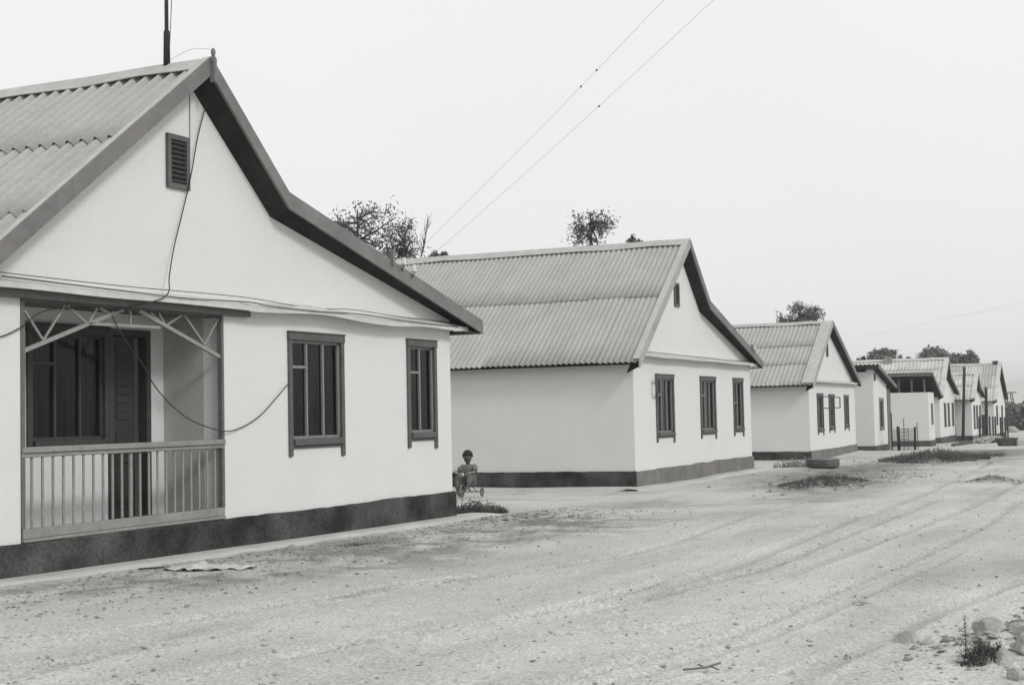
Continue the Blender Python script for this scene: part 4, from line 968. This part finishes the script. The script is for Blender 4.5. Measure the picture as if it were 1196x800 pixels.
# ------------------------------------------------------------ boy on the tricycle
BX, BY = -.985, 29.45; BZ = tz(BX, BY)+.02; HEAD = rad(-107)
tc = empty('tricycle', (BX, BY, BZ), HEAD, 'small child tricycle ridden by the boy at the wall', 'tricycle')
fw = MB().torus((.33, 0, .14), .118, .022, (0, 1, 0), 22, 7).build('wheel', 'rubber', tc)
sp = MB()
for k in range(8): a = k*pi/4; sp.tube([(.33, 0, .14), (.33+.12*cos(a), 0, .14+.12*sin(a))], .003, 4)
sp.tube([(.33, -.04, .14), (.33, .04, .14)], .02, 8); sp.build('spokes', 'chrome', fw)
for s in (-1, 1):
    w = MB().torus((-.22, s*.25, .10), .080, .020, (0, 1, 0), 18, 7).build('wheel', 'rubber', tc)
    sp = MB()
    for k in range(6): a = k*pi/3; sp.tube([(-.22, s*.25, .10), (-.22+.08*cos(a), s*.25, .10+.08*sin(a))], .003, 4)
    sp.build('spokes', 'chrome', w)
m = MB(); m.tube([(.26, 0, .44), (.22, 0, .34), (.02, 0, .20), (-.22, 0, .12)], .014, 8); m.tube([(-.22, -.25, .10), (-.22, .25, .10)], .010, 8)
m.tube([(-.02, 0, .20), (-.10, 0, .30)], .012, 8); m.tube([(-.22, -.14, .11), (-.12, 0, .27)], .008, 6); m.tube([(-.22, .14, .11), (-.12, 0, .27)], .008, 6)
m.build('frame', 'darkmetal', tc)
m = MB()
for s in (-1, 1): m.tube([(.26, s*.03, .36), (.31, s*.035, .25), (.33, s*.035, .14)], .010, 6)
m.build('fork', 'darkmetal', tc)
hb = MB().tube([(.20, -.19, .52), (.24, -.10, .50), (.255, 0, .44), (.24, .10, .50), (.20, .19, .52)], .009, 8).build('handlebar', 'chrome', tc)
for s in (-1, 1): MB().tube([(.215, s*.145, .513), (.185, s*.225, .522)], .017, 8).build('grip', 'insul', hb)
MB().tube([(.27, -.0, .47), (.31, -.0, .47)], [.04, .045], 12).build('lamp', 'chrome', tc)
m = MB().ball((-.12, 0, .305), .11, (1.1, .9, .28), 12, 6).build('seat', 'rubber', tc)
for s, z in ((-1, .09), (1, .20)):
    MB().tube([(.33, s*.04, .14), (.33+.0, s*.06, z)], .007, 6).box(.30, .36, s*.06 if s > 0 else -.13, .13 if s > 0 else -.06, z-.012, z+.008).build('pedal', 'rubber', tc)

def skinned(name, nodes, edges, m, parent, root=0, sub=2, smooth=True):
    me = bpy.data.meshes.new(name); me.from_pydata([n[0] for n in nodes], edges, []); 
    bm = bmesh.new(); bm.from_mesh(me); ly = bm.verts.layers.skin.verify(); bm.verts.ensure_lookup_table()
    for i, n in enumerate(nodes):
        r = n[1]; bm.verts[i][ly].radius = (r, r) if not isinstance(r, tuple) else r; bm.verts[i][ly].use_root = (i == root)
    bm.to_mesh(me); bm.free(); me.materials.append(M[m]); o = bpy.data.objects.new(name, me); COL.objects.link(o); o.parent = parent
    sk = o.modifiers.new('skin', 'SKIN'); sk.use_smooth_shade = True; sk.branch_smoothing = .6
    sb = o.modifiers.new('sub', 'SUBSURF'); sb.levels = sb.render_levels = sub
    return o
person = empty('person', (BX, BY, BZ), HEAD, 'little boy with dark hair and open necked shirt, seated on a tricycle', 'person')
N = []; Eg = []
def nd(p, r, link=None):
    N.append((p, r)); i = len(N)-1
    if link is not None: Eg.append((link, i))
    return i
pel = nd((-.12, 0, .375), (.085, .10)); w1 = nd((-.11, 0, .47), (.078, .095), pel); ch = nd((-.09, 0, .58), (.082, .108), w1); ns = nd((-.085, 0, .665), (.05, .062), ch)
nk = nd((-.08, 0, .705), .036, ns); hd0 = nd((-.062, 0, .755), (.084, .080), nk); hd1 = nd((-.064, 0, .815), (.098, .090), hd0); hd2 = nd((-.070, 0, .885), (.090, .082), hd1)
for s in (-1, 1):
    hp = nd((-.07, s*.07, .36), .072, pel); kn = nd((.16, s*.13, .44), .052, hp); cf = nd((.22, s*.13, .32), .046, kn)
    az = .235 if s > 0 else .125; ak = nd((.285, s*.105, az), .030, cf); he = nd((.30, s*.10, az-.03), .028, ak); to = nd((.375, s*.10, az-.035), .018, he)
    sh0 = nd((-.085, s*.115, .635), .046, ch); el = nd((-.01, s*.20, .51), .036, sh0); wr = nd((.14, s*.185, .525), .025, el); pm = nd((.182, s*.186, .532), (.020, .011), wr)
    for k in range(4):
        yy = s*(.206-.014*k) ; ln = (.016, .020, .018, .014)[k]
        f1 = nd((.205, yy, .540), .0062, pm); f2 = nd((.205+ln, yy, .528), .0058, f1); nd((.203+ln*.6, yy, .508), .005, f2)
    t1 = nd((.185, s*.160, .520), .0068, pm); nd((.200, s*.150, .508), .0058, t1)
nose = None
body = skinned('body', N, Eg, 'skin', person)
# clothing, hair, face
N, Eg = [], []
a = nd((-.12, 0, .37), (.105, .122)); b = nd((-.112, 0, .46), (.100, .116), a); c = nd((-.085, 0, .58), (.110, .132), b); d = nd((-.087, 0, .645), (.070, .088), c)
for s in (-1, 1): p = nd((-.086, s*.115, .64), .064, c); q = nd((-.045, s*.168, .575), .058, p); nd((-.028, s*.188, .545), .058, q)
skinned('shirt', N, Eg, 'shirt', person)
N, Eg = [], []
a = nd((-.12, 0, .37), (.115, .125))
for s in (-1, 1): p = nd((-.05, s*.075, .365), .100, a); q = nd((.155, s*.115, .445), .084, p); r = nd((.212, s*.12, .335), .072, q); az = .26 if s > 0 else .165; nd((.262, s*.11, az), .050, r)
skinned('trousers', N, Eg, 'pants', person)
for s in (-1, 1):
    az = .235 if s > 0 else .125; MB().ball((.335, s*.10, az-.035), .05, (1.25, .55, .5), 10, 6).build('shoe', 'rubber', person)
hr = MB(); n, mm = 18, 9; vs = []; fs = []; random.seed(5)
for i in range(mm+1):
    for k in range(n):
        th = pi*.60*i/mm; ph = 2*pi*k/n; low = 1 if cos(ph) < .25 else .74; th2 = th*low; rr = .112*(1+random.uniform(-.06, .10))
        vs.append((-.078+rr*1.02*sin(th2)*cos(ph), rr*.94*sin(th2)*sin(ph), .852+rr*1.0*cos(th2)))
for i in range(mm):
    for k in range(n): fs.append((i*n+k, (i+1)*n+k, (i+1)*n+(k+1) % n, i*n+(k+1) % n))
hr.add(vs, fs, True).build('hair', 'hair', person)
for s in (-1, 1):
    MB().ball((.012, s*.028, .826), .009, (.6, 1.2, .7), 8, 5).build('eye', 'hair', person); MB().ball((-.07, s*.080, .815), .017, (.6, .4, 1.2), 8, 5).build('ear', 'skin', person)
MB().ball((.022, 0, .798), .012, (1, .8, 1.3), 8, 5).build('nose', 'skin', person); MB().ball((.010, 0, .768), .014, (.5, 1.2, .3), 8, 5).build('mouth', 'hair', person)

HB = MB().box(-910, 1310, -70, 1360, -4, 24).build('haze', 'dark'); HB.data.materials.clear()
hm = bpy.data.materials.new('haze'); hm.use_nodes = True; t = hm.node_tree; t.nodes.remove(t.nodes['Principled BSDF'])
pv = t.nodes.new('ShaderNodeVolumePrincipled'); pv.inputs['Color'].default_value = (.95, .95, .95, 1); pv.inputs['Density'].default_value = .0007; pv.inputs['Anisotropy'].default_value = .2
t.links.new(pv.outputs[0], t.nodes['Material Output'].inputs['Volume']); HB.data.materials.append(hm); tag(HB, kind='stuff')
